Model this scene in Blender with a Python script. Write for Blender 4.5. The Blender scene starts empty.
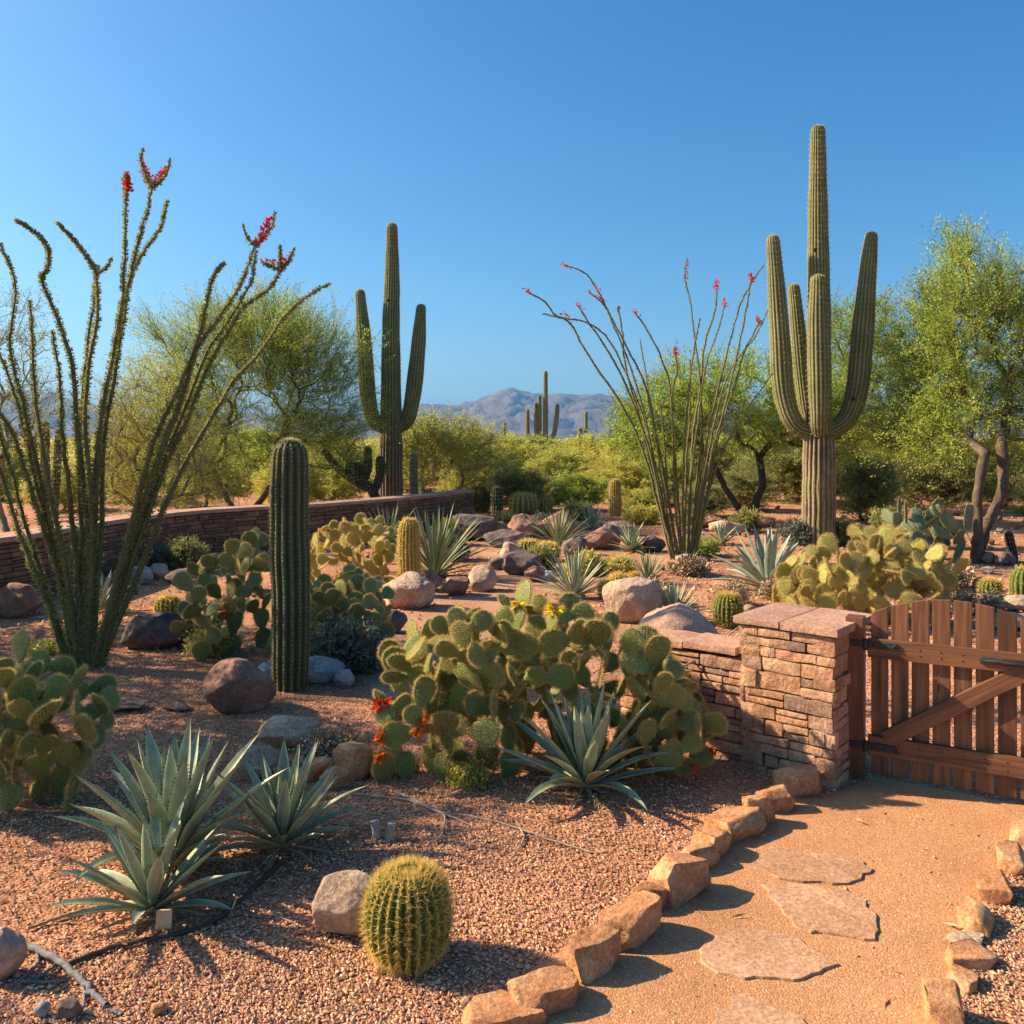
import bpy, bmesh, math, random
import numpy as np
from mathutils import Vector, Matrix, Euler, Quaternion

R = math.radians
sc = bpy.context.scene
COL = sc.collection
HZ, F, EYE = 440.0, 900.0, 1.8

# ---------------------------------------------------------------- camera
cam = bpy.data.objects.new('camera', bpy.data.cameras.new('camera'))
COL.objects.link(cam); sc.camera = cam
cam.location = (0, 0, EYE); cam.rotation_euler = (R(90), 0, 0)
cam.data.sensor_width = 36; cam.data.lens = 36 * F / 1024
cam.data.shift_y = (HZ - 512) / 1024
cam.data.clip_start = 0.05; cam.data.clip_end = 60000

# ---------------------------------------------------------------- light
SUN = Vector((-.975, .22, 0)).normalized() * math.cos(R(32)) + Vector((0, 0, math.sin(R(32))))
w = bpy.data.worlds.new('World'); sc.world = w; w.use_nodes = True
nt = w.node_tree
sky = nt.nodes.new('ShaderNodeTexSky'); sky.sky_type = 'NISHITA'; sky.sun_disc = False
sky.sun_elevation = R(32); sky.sun_rotation = math.atan2(SUN.x, SUN.y)
sky.air_density = 1.0; sky.dust_density = 3.2; sky.ozone_density = 4.0; sky.altitude = 700
tn = nt.nodes.new('ShaderNodeMix'); tn.data_type = 'RGBA'; tn.blend_type = 'MULTIPLY'; tn.inputs[0].default_value = 1; tn.inputs[7].default_value = (.88, 1.02, 1.02, 1)
nt.links.new(sky.outputs[0], tn.inputs[6]); hsv = nt.nodes.new('ShaderNodeHueSaturation'); hsv.inputs['Saturation'].default_value = 1.24
nt.links.new(tn.outputs[2], hsv.inputs['Color']); nt.links.new(hsv.outputs[0], nt.nodes['Background'].inputs[0])
nt.nodes['Background'].inputs[1].default_value = 0.075
sl = bpy.data.lights.new('sun', 'SUN'); sl.energy = 5.0; sl.angle = R(.5); sl.color = (1, .76, .50)
so = bpy.data.objects.new('sun', sl); COL.objects.link(so)
so.rotation_euler = SUN.to_track_quat('Z', 'Y').to_euler()
sc.view_settings.view_transform = 'Standard'; sc.view_settings.look = 'None'
sc.view_settings.exposure = 1.25; sc.view_settings.gamma = 1
cy = sc.cycles
cy.max_bounces = 6; cy.diffuse_bounces = 3; cy.glossy_bounces = 2; cy.transmission_bounces = 4
cy.transparent_max_bounces = 6; cy.volume_bounces = 0

# ---------------------------------------------------------------- helpers
def at(px, py, z=0.0):
    Y = (EYE - z) * F / (py - HZ)
    return Vector(((px - 512) / F * Y, Y, z))
def P(px, py, Y):
    return Vector(((px - 512) / F * Y, Y, EYE + (HZ - py) / F * Y))

def tag(o, label=None, cat=None, group=None, kind=None):
    if label: o['label'] = label
    if cat: o['category'] = cat
    if group: o['group'] = group
    if kind: o['kind'] = kind
    return o
def empty(name, loc=(0, 0, 0), rz=0.0):
    o = bpy.data.objects.new(name, None); COL.objects.link(o)
    o.location = loc; o.rotation_euler = (0, 0, rz); o.empty_display_size = .1
    return o
def link(name, me, parent=None, mtx=None):
    o = bpy.data.objects.new(name, me); COL.objects.link(o)
    if parent is not None: o.parent = parent
    if mtx is not None: o.matrix_local = mtx
    return o
def copy_tree(o, parent=None):
    c = o.copy(); COL.objects.link(c)
    if parent is not None: c.parent = parent
    for ch in list(o.children): copy_tree(ch, c)
    return c

class G:
    def __init__(s): s.V = []; s.Fs = {}; s.n = 0; s.T = []
    def add(s, V, Fc, mat=0, tint=None):
        V = np.asarray(V, float).reshape(-1, 3); Fc = np.asarray(Fc, int)
        if len(V) == 0: return
        s.V.append(V); s.Fs.setdefault((Fc.shape[1], mat), []).append(Fc + s.n)
        if tint is None: tint = np.ones((len(V), 3))
        tint = np.asarray(tint, float)
        if tint.ndim == 1 and len(tint) == 3: tint = np.tile(tint, (len(V), 1))
        elif tint.ndim == 1: tint = np.repeat(tint[:, None], 3, 1)
        s.T.append(tint); s.n += len(V)
    def mesh(s, name, mats, smooth=True):
        V = np.concatenate(s.V); T = np.concatenate(s.T)
        me = bpy.data.meshes.new(name); me.vertices.add(len(V)); me.vertices.foreach_set('co', V.ravel())
        loops, starts, mi, c = [], [], [], 0
        for (k, m), L in s.Fs.items():
            A = np.concatenate(L); loops.append(A.ravel()); starts.append(c + np.arange(len(A)) * k)
            mi.append(np.full(len(A), m)); c += A.size
        loops = np.concatenate(loops); starts = np.concatenate(starts); mi = np.concatenate(mi)
        me.loops.add(len(loops)); me.loops.foreach_set('vertex_index', loops.astype(np.int32))
        me.polygons.add(len(starts)); me.polygons.foreach_set('loop_start', starts.astype(np.int32))
        me.polygons.foreach_set('material_index', mi.astype(np.int32))
        me.polygons.foreach_set('use_smooth', np.full(len(starts), smooth))
        a = me.color_attributes.new('tint', 'FLOAT_COLOR', 'POINT')
        a.data.foreach_set('color', np.concatenate([T, np.ones((len(T), 1))], 1).astype(np.float32).ravel())
        me.update(calc_edges=True); me.validate()
        for m in (mats if isinstance(mats, (list, tuple)) else [mats]): me.materials.append(m)
        return me
    def obj(s, name, mats, parent=None, smooth=True, mtx=None):
        return link(name, s.mesh(name, mats, smooth), parent, mtx)

def snoise(p, seed=0, freq=1.0, octs=4, gain=.5):
    rs = np.random.RandomState(seed); out = np.zeros(len(p)); a = 1.0; f = freq; tot = 0
    for o in range(octs):
        for _ in range(4):
            k = rs.normal(size=3); k /= np.linalg.norm(k); out += a * .25 * np.sin(p @ (k * f * (.7 + .6 * rs.rand())) + rs.rand() * 6.28 + 1.5 * np.sin(p @ (rs.normal(size=3) * f * .4)))
        tot += a; a *= gain; f *= 2.1
    return out / tot * 1.6
def norm(v):
    return v / np.maximum(np.linalg.norm(v, axis=-1, keepdims=True), 1e-9)

def frames(pts):
    pts = np.asarray(pts, float); T = norm(np.gradient(pts, axis=0)); N = np.zeros_like(T); B = np.zeros_like(T)
    r = np.array([1., 0, 0]) if abs(T[0][0]) < .8 else np.array([0, 1., 0])
    for i in range(len(T)):
        r = r - T[i] * (r @ T[i]); r /= np.linalg.norm(r) + 1e-9; N[i] = r; B[i] = np.cross(T[i], r)
    return T, N, B
def smooth_path(ctrl, n):
    c = [np.asarray(p, float) for p in ctrl]; c = [2 * c[0] - c[1]] + c + [2 * c[-1] - c[-2]]; out = []
    segs = len(c) - 3; per = max(1, n // segs)
    for i in range(segs):
        p0, p1, p2, p3 = c[i:i + 4]
        for t in np.arange(per) / per:
            out.append(.5 * ((2 * p1) + (-p0 + p2) * t + (2 * p0 - 5 * p1 + 4 * p2 - p3) * t * t + (-p0 + 3 * p1 - 3 * p2 + p3) * t ** 3))
    out.append(c[-2]); return np.array(out)
def tube_arrays(pts, rad, seg, prof=None):
    pts = np.asarray(pts, float); n = len(pts); rad = np.broadcast_to(rad, n)
    T, N, B = frames(pts); a = np.arange(seg) / seg * 2 * np.pi
    m = np.ones(seg) if prof is None else prof
    V = pts[:, None] + (N[:, None] * np.cos(a)[None, :, None] + B[:, None] * np.sin(a)[None, :, None]) * (rad[:, None] * m[None])[..., None]
    V = V.reshape(-1, 3); i, j = np.meshgrid(np.arange(n - 1), np.arange(seg), indexing='ij')
    q = np.stack([i * seg + j, i * seg + (j + 1) % seg, (i + 1) * seg + (j + 1) % seg, (i + 1) * seg + j], -1).reshape(-1, 4)
    return V, q
def tube(g, pts, rad, seg=6, mat=0, tint=None):
    V, q = tube_arrays(pts, rad, seg); g.add(V, q, mat, tint)
def spikes(g, Pp, D, L, W, mat=0, tint=None, rs=np.random):
    """triangular needles from Pp along D"""
    n = len(Pp); D = norm(D); S = norm(np.cross(D, rs.normal(size=(n, 3)))); L = np.broadcast_to(L, n)[:, None]
    V = np.stack([Pp - S * W, Pp + S * W, Pp + D * L], 1).reshape(-1, 3)
    f = np.arange(3 * n).reshape(-1, 3)
    if tint is not None and np.ndim(tint) == 2 and len(tint) == n: tint = np.repeat(tint, 3, 0)
    g.add(V, f, mat, tint)
def leafs(g, Pp, D, L, W, mat=0, tint=None, rs=np.random):
    n = len(Pp); D = norm(D); S = norm(np.cross(D, rs.normal(size=(n, 3)))); L = np.broadcast_to(L, n)[:, None]; W = np.broadcast_to(W, n)[:, None]
    V = np.stack([Pp, Pp + D * L * .5 + S * W, Pp + D * L, Pp + D * L * .5 - S * W], 1).reshape(-1, 3)
    if tint is not None and len(tint) == n: tint = np.repeat(tint, 4, 0)
    g.add(V, np.arange(4 * n).reshape(-1, 4), mat, tint)

# ---------------------------------------------------------------- materials
def mat(name, c1, c2=None, rough=.85, scale=8.0, detail=6, bump=0.0, bscale=None, transl=0.0, spec=.25, tint=True, objvar=0.0, c3=None, speck=0.0, sscale=60, coord='Object', bdist=.02):
    m = bpy.data.materials.new(name); m.use_nodes = True; n = m.node_tree; N = n.nodes; L = n.links
    b = N['Principled BSDF']; b.inputs['Roughness'].default_value = rough; b.inputs['Specular IOR Level'].default_value = spec
    tc = N.new('ShaderNodeTexCoord'); oi = N.new('ShaderNodeObjectInfo')
    mp = N.new('ShaderNodeVectorMath'); mp.operation = 'ADD'
    sc_ = N.new('ShaderNodeVectorMath'); sc_.operation = 'SCALE'; sc_.inputs['Scale'].default_value = 37.0
    cmb = N.new('ShaderNodeCombineXYZ')
    for k in range(3): L.new(oi.outputs['Random'], cmb.inputs[k])
    L.new(cmb.outputs[0], sc_.inputs[0]); L.new(tc.outputs[coord], mp.inputs[0]); L.new(sc_.outputs[0], mp.inputs[1])
    nz = N.new('ShaderNodeTexNoise'); nz.inputs['Scale'].default_value = scale; nz.inputs['Detail'].default_value = detail
    nz.inputs['Roughness'].default_value = .65
    L.new(mp.outputs[0], nz.inputs['Vector'])
    cr = N.new('ShaderNodeValToRGB'); e = cr.color_ramp.elements
    e[0].position = .34; e[1].position = .66; e[0].color = (*c1, 1); e[1].color = (*(c2 or c1), 1)
    if c3: x = e.new(.5); x.color = (*c3, 1)
    L.new(nz.outputs['Fac'], cr.inputs['Fac']); out = cr.outputs[0]
    if tint:
        at_ = N.new('ShaderNodeAttribute'); at_.attribute_name = 'tint'
        mx = N.new('ShaderNodeMix'); mx.data_type = 'RGBA'; mx.blend_type = 'MULTIPLY'; mx.inputs[0].default_value = 1
        L.new(out, mx.inputs[6]); L.new(at_.outputs['Color'], mx.inputs[7]); out = mx.outputs[2]
    if speck:
        sn = N.new('ShaderNodeTexNoise'); sn.inputs['Scale'].default_value = sscale; sn.inputs['Detail'].default_value = 6; sn.inputs['Roughness'].default_value = .75; L.new(mp.outputs[0], sn.inputs['Vector'])
        sr = N.new('ShaderNodeMapRange'); sr.inputs[1].default_value = .35; sr.inputs[2].default_value = .65; sr.inputs[3].default_value = 1 - speck; sr.inputs[4].default_value = 1 + speck; L.new(sn.outputs['Fac'], sr.inputs[0])
        sm = N.new('ShaderNodeVectorMath'); sm.operation = 'SCALE'; L.new(out, sm.inputs[0]); L.new(sr.outputs[0], sm.inputs['Scale']); out = sm.outputs[0]
    if objvar:
        hs = N.new('ShaderNodeHueSaturation')
        mr = N.new('ShaderNodeMapRange'); mr.inputs[3].default_value = 1 - objvar; mr.inputs[4].default_value = 1 + objvar
        L.new(oi.outputs['Random'], mr.inputs[0]); L.new(mr.outputs[0], hs.inputs['Value'])
        mh = N.new('ShaderNodeMapRange'); mh.inputs[3].default_value = .5 - objvar * .05; mh.inputs[4].default_value = .5 + objvar * .05
        ml = N.new('ShaderNodeMath'); ml.operation = 'FRACT'; m7 = N.new('ShaderNodeMath'); m7.operation = 'MULTIPLY'; m7.inputs[1].default_value = 7.13
        L.new(oi.outputs['Random'], m7.inputs[0]); L.new(m7.outputs[0], ml.inputs[0]); L.new(ml.outputs[0], mh.inputs[0]); L.new(mh.outputs[0], hs.inputs['Hue'])
        L.new(out, hs.inputs['Color']); out = hs.outputs[0]
    L.new(out, b.inputs['Base Color'])
    if bump:
        bz = N.new('ShaderNodeTexNoise'); bz.inputs['Scale'].default_value = bscale or scale * 3; bz.inputs['Detail'].default_value = 8; bz.inputs['Roughness'].default_value = .7
        L.new(mp.outputs[0], bz.inputs['Vector']); bp = N.new('ShaderNodeBump'); bp.inputs['Strength'].default_value = bump; bp.inputs['Distance'].default_value = bdist
        L.new(bz.outputs['Fac'], bp.inputs['Height']); L.new(bp.outputs[0], b.inputs['Normal'])
    if transl:
        tr = N.new('ShaderNodeBsdfTranslucent'); L.new(out, tr.inputs['Color']); ms = N.new('ShaderNodeMixShader'); ms.inputs[0].default_value = transl
        L.new(b.outputs[0], ms.inputs[1]); L.new(tr.outputs[0], ms.inputs[2]); L.new(ms.outputs[0], N['Material Output'].inputs[0])
    return m

M = {}
M['saguaro'] = mat('saguaro_skin', (.15, .165, .07), (.235, .24, .11), scale=3, bump=.25, bscale=30)
M['cork'] = mat('saguaro_cork', (.15, .125, .08), (.30, .25, .17), scale=9, bump=.7, bscale=30)
M['column'] = mat('column_skin', (.065, .08, .038), (.095, .11, .052), scale=6, bump=.2, bscale=60)
M['spine'] = mat('pale_spine', (.55, .45, .25), (.68, .58, .36), rough=.6, transl=.35)
M['wool'] = mat('pale_wool', (.6, .53, .38), (.7, .62, .45), rough=.95)
M['goldspine'] = mat('golden_spine', (.72, .50, .12), (.80, .62, .22), rough=.5, transl=.45)
M['barrel'] = mat('barrel_skin', (.07, .12, .025), (.11, .17, .04), scale=10, bump=.2)
M['torch'] = mat('torch_skin', (.30, .25, .06), (.42, .34, .10), scale=10, bump=.2)
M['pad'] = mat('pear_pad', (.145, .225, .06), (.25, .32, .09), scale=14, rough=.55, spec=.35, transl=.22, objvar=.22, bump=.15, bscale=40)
M['padlit'] = mat('pear_pad_sunlit_yellow', (.36, .38, .11), (.48, .48, .16), scale=14, rough=.6, transl=.3, objvar=.2, bump=.15, bscale=40)  # sunlit copy of the pad skin: sun brightness put into the yellow green
M['padfar'] = mat('pear_pad_grey_green', (.20, .25, .09), (.31, .35, .14), scale=14, rough=.6, transl=.28, objvar=.22, bump=.15, bscale=40)
M['padblue'] = mat('pear_pad_blue', (.13, .19, .11), (.19, .25, .14), scale=10, rough=.6, transl=.22, objvar=.15)
M['padspine'] = mat('pear_spine', (.62, .46, .17), (.75, .60, .28), rough=.6, transl=.5)
M['orange'] = mat('orange_petal', (.75, .14, .02), (.85, .28, .03), transl=.4)
M['red'] = mat('red_petal', (.60, .035, .03), (.75, .10, .05), transl=.35)
M['yellow'] = mat('yellow_petal', (.80, .52, .03), (.88, .66, .06), transl=.4)
M['agave'] = mat('agave_leaf', (.235, .29, .185), (.35, .40, .27), scale=12, rough=.5, spec=.4, transl=.12, objvar=.15, bump=.1, bscale=30)
M['agaveblue'] = mat('blue_agave_leaf', (.25, .31, .24), (.37, .42, .33), scale=10, rough=.55, transl=.1, objvar=.12)
M['yucca'] = mat('yucca_leaf', (.20, .25, .13), (.33, .36, .20), scale=10, rough=.6, transl=.2, objvar=.25)
M['deadleaf'] = mat('dead_leaf', (.30, .22, .13), (.45, .36, .23), scale=20, rough=.9)
M['ocobark'] = mat('ocotillo_bark', (.10, .105, .04), (.22, .19, .09), scale=40, bump=.6, bscale=120)
M['ocoleaf'] = mat('ocotillo_leaf', (.21, .27, .06), (.34, .37, .10), scale=10, transl=.4)
M['bark'] = mat('tree_bark', (.06, .045, .032), (.16, .12, .08), scale=12, bump=.8, bscale=50)
M['darkbark'] = mat('dark_bark', (.045, .032, .025), (.09, .065, .05), scale=12, bump=.8, bscale=50)
M['greybark'] = mat('grey_bark', (.14, .13, .10), (.26, .24, .18), scale=12, bump=.8, bscale=50)
M['foliage'] = mat('foliage', (.31, .36, .075), (.42, .46, .12), scale=1.2, transl=.5)
M['foliagey'] = mat('yellow_foliage', (.50, .47, .10), (.60, .55, .15), scale=1.2, transl=.5)
M['foliaged'] = mat('olive_foliage', (.24, .25, .085), (.34, .34, .115), scale=1.2, transl=.45)
M['greyleaf'] = mat('grey_leaf', (.13, .15, .11), (.20, .22, .16), scale=6, transl=.2)
M['rock_red'] = mat('red_granite', (.20, .105, .075), (.40, .25, .185), c3=(.29, .165, .12), scale=5, detail=12, bump=1.0, bscale=14, bdist=.03, speck=.38)
M['rock_tan'] = mat('tan_granite', (.36, .25, .17), (.58, .44, .33), c3=(.46, .33, .24), scale=6, detail=12, bump=1.0, bscale=16, bdist=.03, speck=.38)
M['rock_dark'] = mat('dark_rock', (.085, .065, .065), (.23, .17, .15), scale=5, detail=12, bump=1.0, bscale=12, bdist=.03, speck=.38)
M['rock_blue'] = mat('blue_grey_rock', (.24, .26, .28), (.46, .48, .50), scale=6, detail=12, bump=.9, bscale=14, bdist=.03, speck=.38)
M['sandstone'] = mat('sandstone', (.36, .155, .07), (.60, .34, .175), c3=(.48, .235, .11), scale=5, detail=12, bump=.8, bscale=22, bdist=.02, speck=.38)
M['flag'] = mat('flagstone', (.37, .20, .115), (.52, .315, .19), scale=4, detail=12, bump=.9, bscale=14, bdist=.012, speck=.38)
M['masonry'] = mat('ledger_stone', (.33, .205, .13), (.60, .43, .30), c3=(.46, .30, .195), scale=7, detail=12, bump=1.0, bscale=18, bdist=.02, speck=.38)
M['mortar'] = mat('mortar', (.10, .07, .055), (.14, .10, .08), scale=20, bump=.6)
M['capstone'] = mat('cap_slab', (.36, .21, .145), (.54, .35, .255), scale=4, detail=12, bump=.8, bscale=20, bdist=.015, speck=.38)
M['iron'] = mat('black_iron', (.015, .014, .013), (.035, .03, .028), rough=.5, scale=30, bump=.4, spec=.5)
M['hose'] = mat('drip_hose', (.05, .04, .035), (.09, .07, .06), rough=.6)
M['deadwood'] = mat('dead_wood', (.30, .24, .18), (.52, .44, .34), scale=25, bump=.6)
M['bluewood'] = mat('weathered_wood', (.16, .16, .17), (.28, .28, .29), scale=25, bump=.6)
M['tagwood'] = mat('plant_tag', (.55, .38, .2), (.68, .5, .3), scale=10)
M['mountain'] = mat('mountain_rock', (.085, .07, .06), (.19, .15, .12), scale=.006, detail=14, bump=1, bscale=.01, bdist=30, coord='Object')
M['concrete'] = mat('concrete', (.33, .31, .28), (.48, .45, .40), scale=30, bump=.5)

def wood(name, axis):
    m = bpy.data.materials.new(name); m.use_nodes = True; n = m.node_tree; N = n.nodes; L = n.links; b = N['Principled BSDF']
    b.inputs['Roughness'].default_value = .6
    tc = N.new('ShaderNodeTexCoord'); mp = N.new('ShaderNodeMapping')
    s = [26, 26, 26]; s[axis] = 1.6; mp.inputs['Scale'].default_value = s
    L.new(tc.outputs['Object'], mp.inputs[0]); nz = N.new('ShaderNodeTexNoise'); nz.inputs['Scale'].default_value = 1; nz.inputs['Detail'].default_value = 8; nz.inputs['Roughness'].default_value = .6; nz.inputs['Distortion'].default_value = .6
    L.new(mp.outputs[0], nz.inputs['Vector'])
    cr = N.new('ShaderNodeValToRGB'); e = cr.color_ramp.elements; e[0].position = .32; e[0].color = (.045, .019, .009, 1); e[1].position = .68; e[1].color = (.21, .092, .038, 1)
    L.new(nz.outputs['Fac'], cr.inputs['Fac'])
    at_ = N.new('ShaderNodeAttribute'); at_.attribute_name = 'tint'; mx = N.new('ShaderNodeMix'); mx.data_type = 'RGBA'; mx.blend_type = 'MULTIPLY'; mx.inputs[0].default_value = 1
    L.new(cr.outputs[0], mx.inputs[6]); L.new(at_.outputs['Color'], mx.inputs[7]); L.new(mx.outputs[2], b.inputs['Base Color'])
    bp = N.new('ShaderNodeBump'); bp.inputs['Strength'].default_value = .5; bp.inputs['Distance'].default_value = .006; L.new(nz.outputs['Fac'], bp.inputs['Height']); L.new(bp.outputs[0], b.inputs['Normal'])
    return m
M['wood_v'] = wood('cedar_upright', 2); M['wood_h'] = wood('cedar_rail', 0)

def gravel_mat(name, cols, size, base, patch=True, bump=.8, bd=.008):
    m = bpy.data.materials.new(name); m.use_nodes = True; n = m.node_tree; N = n.nodes; L = n.links; b = N['Principled BSDF']
    b.inputs['Roughness'].default_value = .95; b.inputs['Specular IOR Level'].default_value = .1
    ge = N.new('ShaderNodeNewGeometry'); vo = N.new('ShaderNodeTexVoronoi'); vo.inputs['Scale'].default_value = 1 / size; L.new(ge.outputs['Position'], vo.inputs['Vector'])
    sp = N.new('ShaderNodeSeparateColor'); L.new(vo.outputs['Color'], sp.inputs[0])
    cr = N.new('ShaderNodeValToRGB'); el = cr.color_ramp.elements
    while len(el) < len(cols): el.new(.5)
    for i, c in enumerate(cols): el[i].position = i / (len(cols) - 1); el[i].color = (*c, 1)
    L.new(sp.outputs[0], cr.inputs['Fac'])
    nz = N.new('ShaderNodeTexNoise'); nz.inputs['Scale'].default_value = 1.1; nz.inputs['Detail'].default_value = 9; nz.inputs['Roughness'].default_value = .62; L.new(ge.outputs['Position'], nz.inputs['Vector'])
    r2 = N.new('ShaderNodeValToRGB'); r2.color_ramp.elements[0].position = .35; r2.color_ramp.elements[1].position = .68
    r2.color_ramp.elements[0].color = (*base[0], 1); r2.color_ramp.elements[1].color = (*base[1], 1); L.new(nz.outputs['Fac'], r2.inputs['Fac'])
    mx = N.new('ShaderNodeMix'); mx.data_type = 'RGBA'; mx.blend_type = 'MULTIPLY'; mx.inputs[0].default_value = 1; L.new(cr.outputs[0], mx.inputs[6]); L.new(r2.outputs[0], mx.inputs[7])
    L.new(mx.outputs[2], b.inputs['Base Color'])
    mr = N.new('ShaderNodeMath'); mr.operation = 'SUBTRACT'; mr.inputs[0].default_value = 1; L.new(vo.outputs['Distance'], mr.inputs[1])
    n2 = N.new('ShaderNodeTexNoise'); n2.inputs['Scale'].default_value = 14; n2.inputs['Detail'].default_value = 6; L.new(ge.outputs['Position'], n2.inputs['Vector'])
    ad = N.new('ShaderNodeMath'); ad.operation = 'MULTIPLY_ADD'; L.new(n2.outputs['Fac'], ad.inputs[0]); ad.inputs[1].default_value = 2.2; L.new(mr.outputs[0], ad.inputs[2])
    bp = N.new('ShaderNodeBump'); bp.inputs['Strength'].default_value = bump; bp.inputs['Distance'].default_value = bd; L.new(ad.outputs[0], bp.inputs['Height']); L.new(bp.outputs[0], b.inputs['Normal'])
    return m
M['ground'] = gravel_mat('desert_gravel', [(.26, .125, .075), (.52, .28, .175), (.36, .175, .105), (.62, .39, .26), (.46, .23, .135)], .013, ((.62, .57, .54), (1.15, 1.04, .96)))
M['path'] = gravel_mat('decomposed_granite', [(.36, .175, .085), (.50, .27, .14), (.42, .215, .105), (.58, .35, .20)], .007, ((.80, .78, .76), (1.08, 1.05, 1.0)), bump=.5, bd=.004)
M['pinkpath'] = gravel_mat('packed_path', [(.38, .20, .125), (.50, .285, .185), (.42, .23, .145), (.54, .33, .22)], .016, ((.74, .70, .68), (1.08, 1.04, 1.0)), bump=.6, bd=.008)
M['pebble'] = mat('pebble', (1, 1, 1), (1, 1, 1), rough=.9)

# ---------------------------------------------------------------- ground, paths, mountains
def sheet(name, poly, z, m, h=0.0):
    bm = bmesh.new(); vs = [bm.verts.new((p[0], p[1], z)) for p in poly]; f = bm.faces.new(vs)
    if f.normal.z < 0: f.normal_flip()
    bmesh.ops.triangulate(bm, faces=[f]); me = bpy.data.meshes.new(name); bm.to_mesh(me); bm.free(); me.materials.append(m)
    a = me.color_attributes.new('tint', 'FLOAT_COLOR', 'POINT'); a.data.foreach_set('color', [1.0] * (4 * len(me.vertices)))
    return link(name, me)
o = sheet('ground', [(-9000, -30), (9000, -30), (9000, 12000), (-9000, 12000)], 0, M['ground']); tag(o, kind='structure')

def wob(poly, amp, seed, step=.12):
    out = []; rs = random.Random(seed)
    for i in range(len(poly)):
        a, b = Vector(poly[i][:2]), Vector(poly[(i + 1) % len(poly)][:2]); n = max(1, int((b - a).length / step))
        for k in range(n):
            p = a.lerp(b, k / n); out.append((p.x + rs.uniform(-amp, amp), p.y + rs.uniform(-amp, amp)))
    return out
KL = [(478, 1015), (512, 985), (560, 950), (612, 912), (668, 868), (706, 838), (748, 814), (790, 796), (838, 792)]
KR = [(940, 1020), (962, 962), (985, 905), (1005, 868), (1032, 835)]
pl = [at(*p) for p in KL]; pr = [at(*p) for p in KR]
poly = [Vector((-.35, 1.6, 0))] + pl + [Vector((1.95, 4.80, 0)), Vector((2.75, 4.28, 0))] + pr[::-1] + [Vector((1.05, 1.6, 0))]
o = sheet('gravel_path', wob([(p.x, p.y) for p in poly], .008, 3, .06), .004, M['path']); tag(o, kind='structure')
FP = [(p.x, p.y) for p in poly]
mid = [(352, 662), (395, 622), (415, 600), (440, 580), (500, 570), (478, 552), (478, 536), (520, 529), (560, 532), (640, 540), (740, 552), (660, 566), (620, 574), (600, 585), (570, 600), (600, 622), (600, 690), (380, 700)]
midp = [at(*p) for p in mid]; MP = [(p.x, p.y) for p in midp]
o = sheet('garden_path', wob([(p.x, p.y) for p in midp], .07, 5, .16), .004, M['pinkpath']); tag(o, kind='structure')

def inpoly(X, Y, poly):
    r = np.zeros(len(X), bool); n = len(poly)
    for i in range(n):
        x1, y1 = poly[i]; x2, y2 = poly[i - 1]; c = ((y1 > Y) != (y2 > Y)) & (X < (x2 - x1) * (Y - y1) / (y2 - y1 + 1e-12) + x1); r ^= c
    return r
def pebbles(name, n, cols, size, ylo, yhi, inside, seed, dens_pow=1.0):
    rs = np.random.RandomState(seed); Y = ylo + (yhi - ylo) * rs.rand(n) ** dens_pow; X = (rs.rand(n) * 1.24 - .62) * Y
    m = inpoly(X, Y, FP); k = m if inside else ~m & (~inpoly(X, Y, MP) | (rs.rand(n) < .22))
    X, Y = X[k], Y[k]; q3 = np.c_[X, Y, 0 * X]; pn = snoise(q3, seed + 40, 3.2, 4); k = rs.rand(len(X)) < np.clip(.72 + .55 * pn, .22, 1); X, Y, pn = X[k], Y[k], snoise(q3[k], seed + 44, 2.0, 4); n = len(X); s = size[0] + (size[1] - size[0]) * rs.rand(n) ** 2.2
    base = np.array([[1, 0, 0], [0, 1, 0], [-1, 0, 0], [0, -1, 0], [0, 0, 1], [0, 0, -1.]]); base = base[None] * (.6 + .6 * rs.rand(n, 6, 1)) + rs.normal(size=(n, 6, 3)) * .16
    a = rs.rand(n) * 6.28; ca, sa = np.cos(a), np.sin(a)
    V = base * s[:, None, None] * np.array([1, .8, .62]); V = np.stack([V[..., 0] * ca[:, None] - V[..., 1] * sa[:, None], V[..., 0] * sa[:, None] + V[..., 1] * ca[:, None], V[..., 2]], -1)
    V += np.stack([X, Y, s * .35 + .002], -1)[:, None]
    f = np.array([[0, 1, 4], [1, 2, 4], [2, 3, 4], [3, 0, 4]]); Fc = (np.arange(n)[:, None, None] * 6 + f[None]).reshape(-1, 3)
    C = np.array(cols)[rs.randint(len(cols), size=n)] * (.75 + .5 * rs.rand(n, 1)) * (1 + .22 * pn[:, None]); g = G(); g.add(V.reshape(-1, 3), Fc, 0, np.repeat(C, 6, 0))
    o = g.obj(name, M['pebble'], smooth=False); tag(o, kind='stuff'); return o
PC = [(a * 1.18, b * 1.02, c * .82) for a, b, c in [(.40, .235, .16), (.46, .30, .21), (.32, .17, .12), (.54, .39, .29), (.24, .13, .10), (.50, .34, .23), (.42, .33, .27)]]
pebbles('gravel', 230000, PC, (.0045, .011), 2.6, 8.5, False, 1, 1.25)
pebbles('path_gravel', 70000, [(.44, .23, .125), (.52, .30, .17), (.36, .18, .09), (.60, .38, .24)], (.0022, .0052), 2.6, 5.2, True, 2, 1.1)
pebbles('strewn_gravel', 1600, PC, (.004, .009), 2.6, 5.4, True, 8, 1.1)
pebbles('garden_gravel', 26000, PC, (.012, .035), 7.5, 22, False, 3, 1.0)

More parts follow.
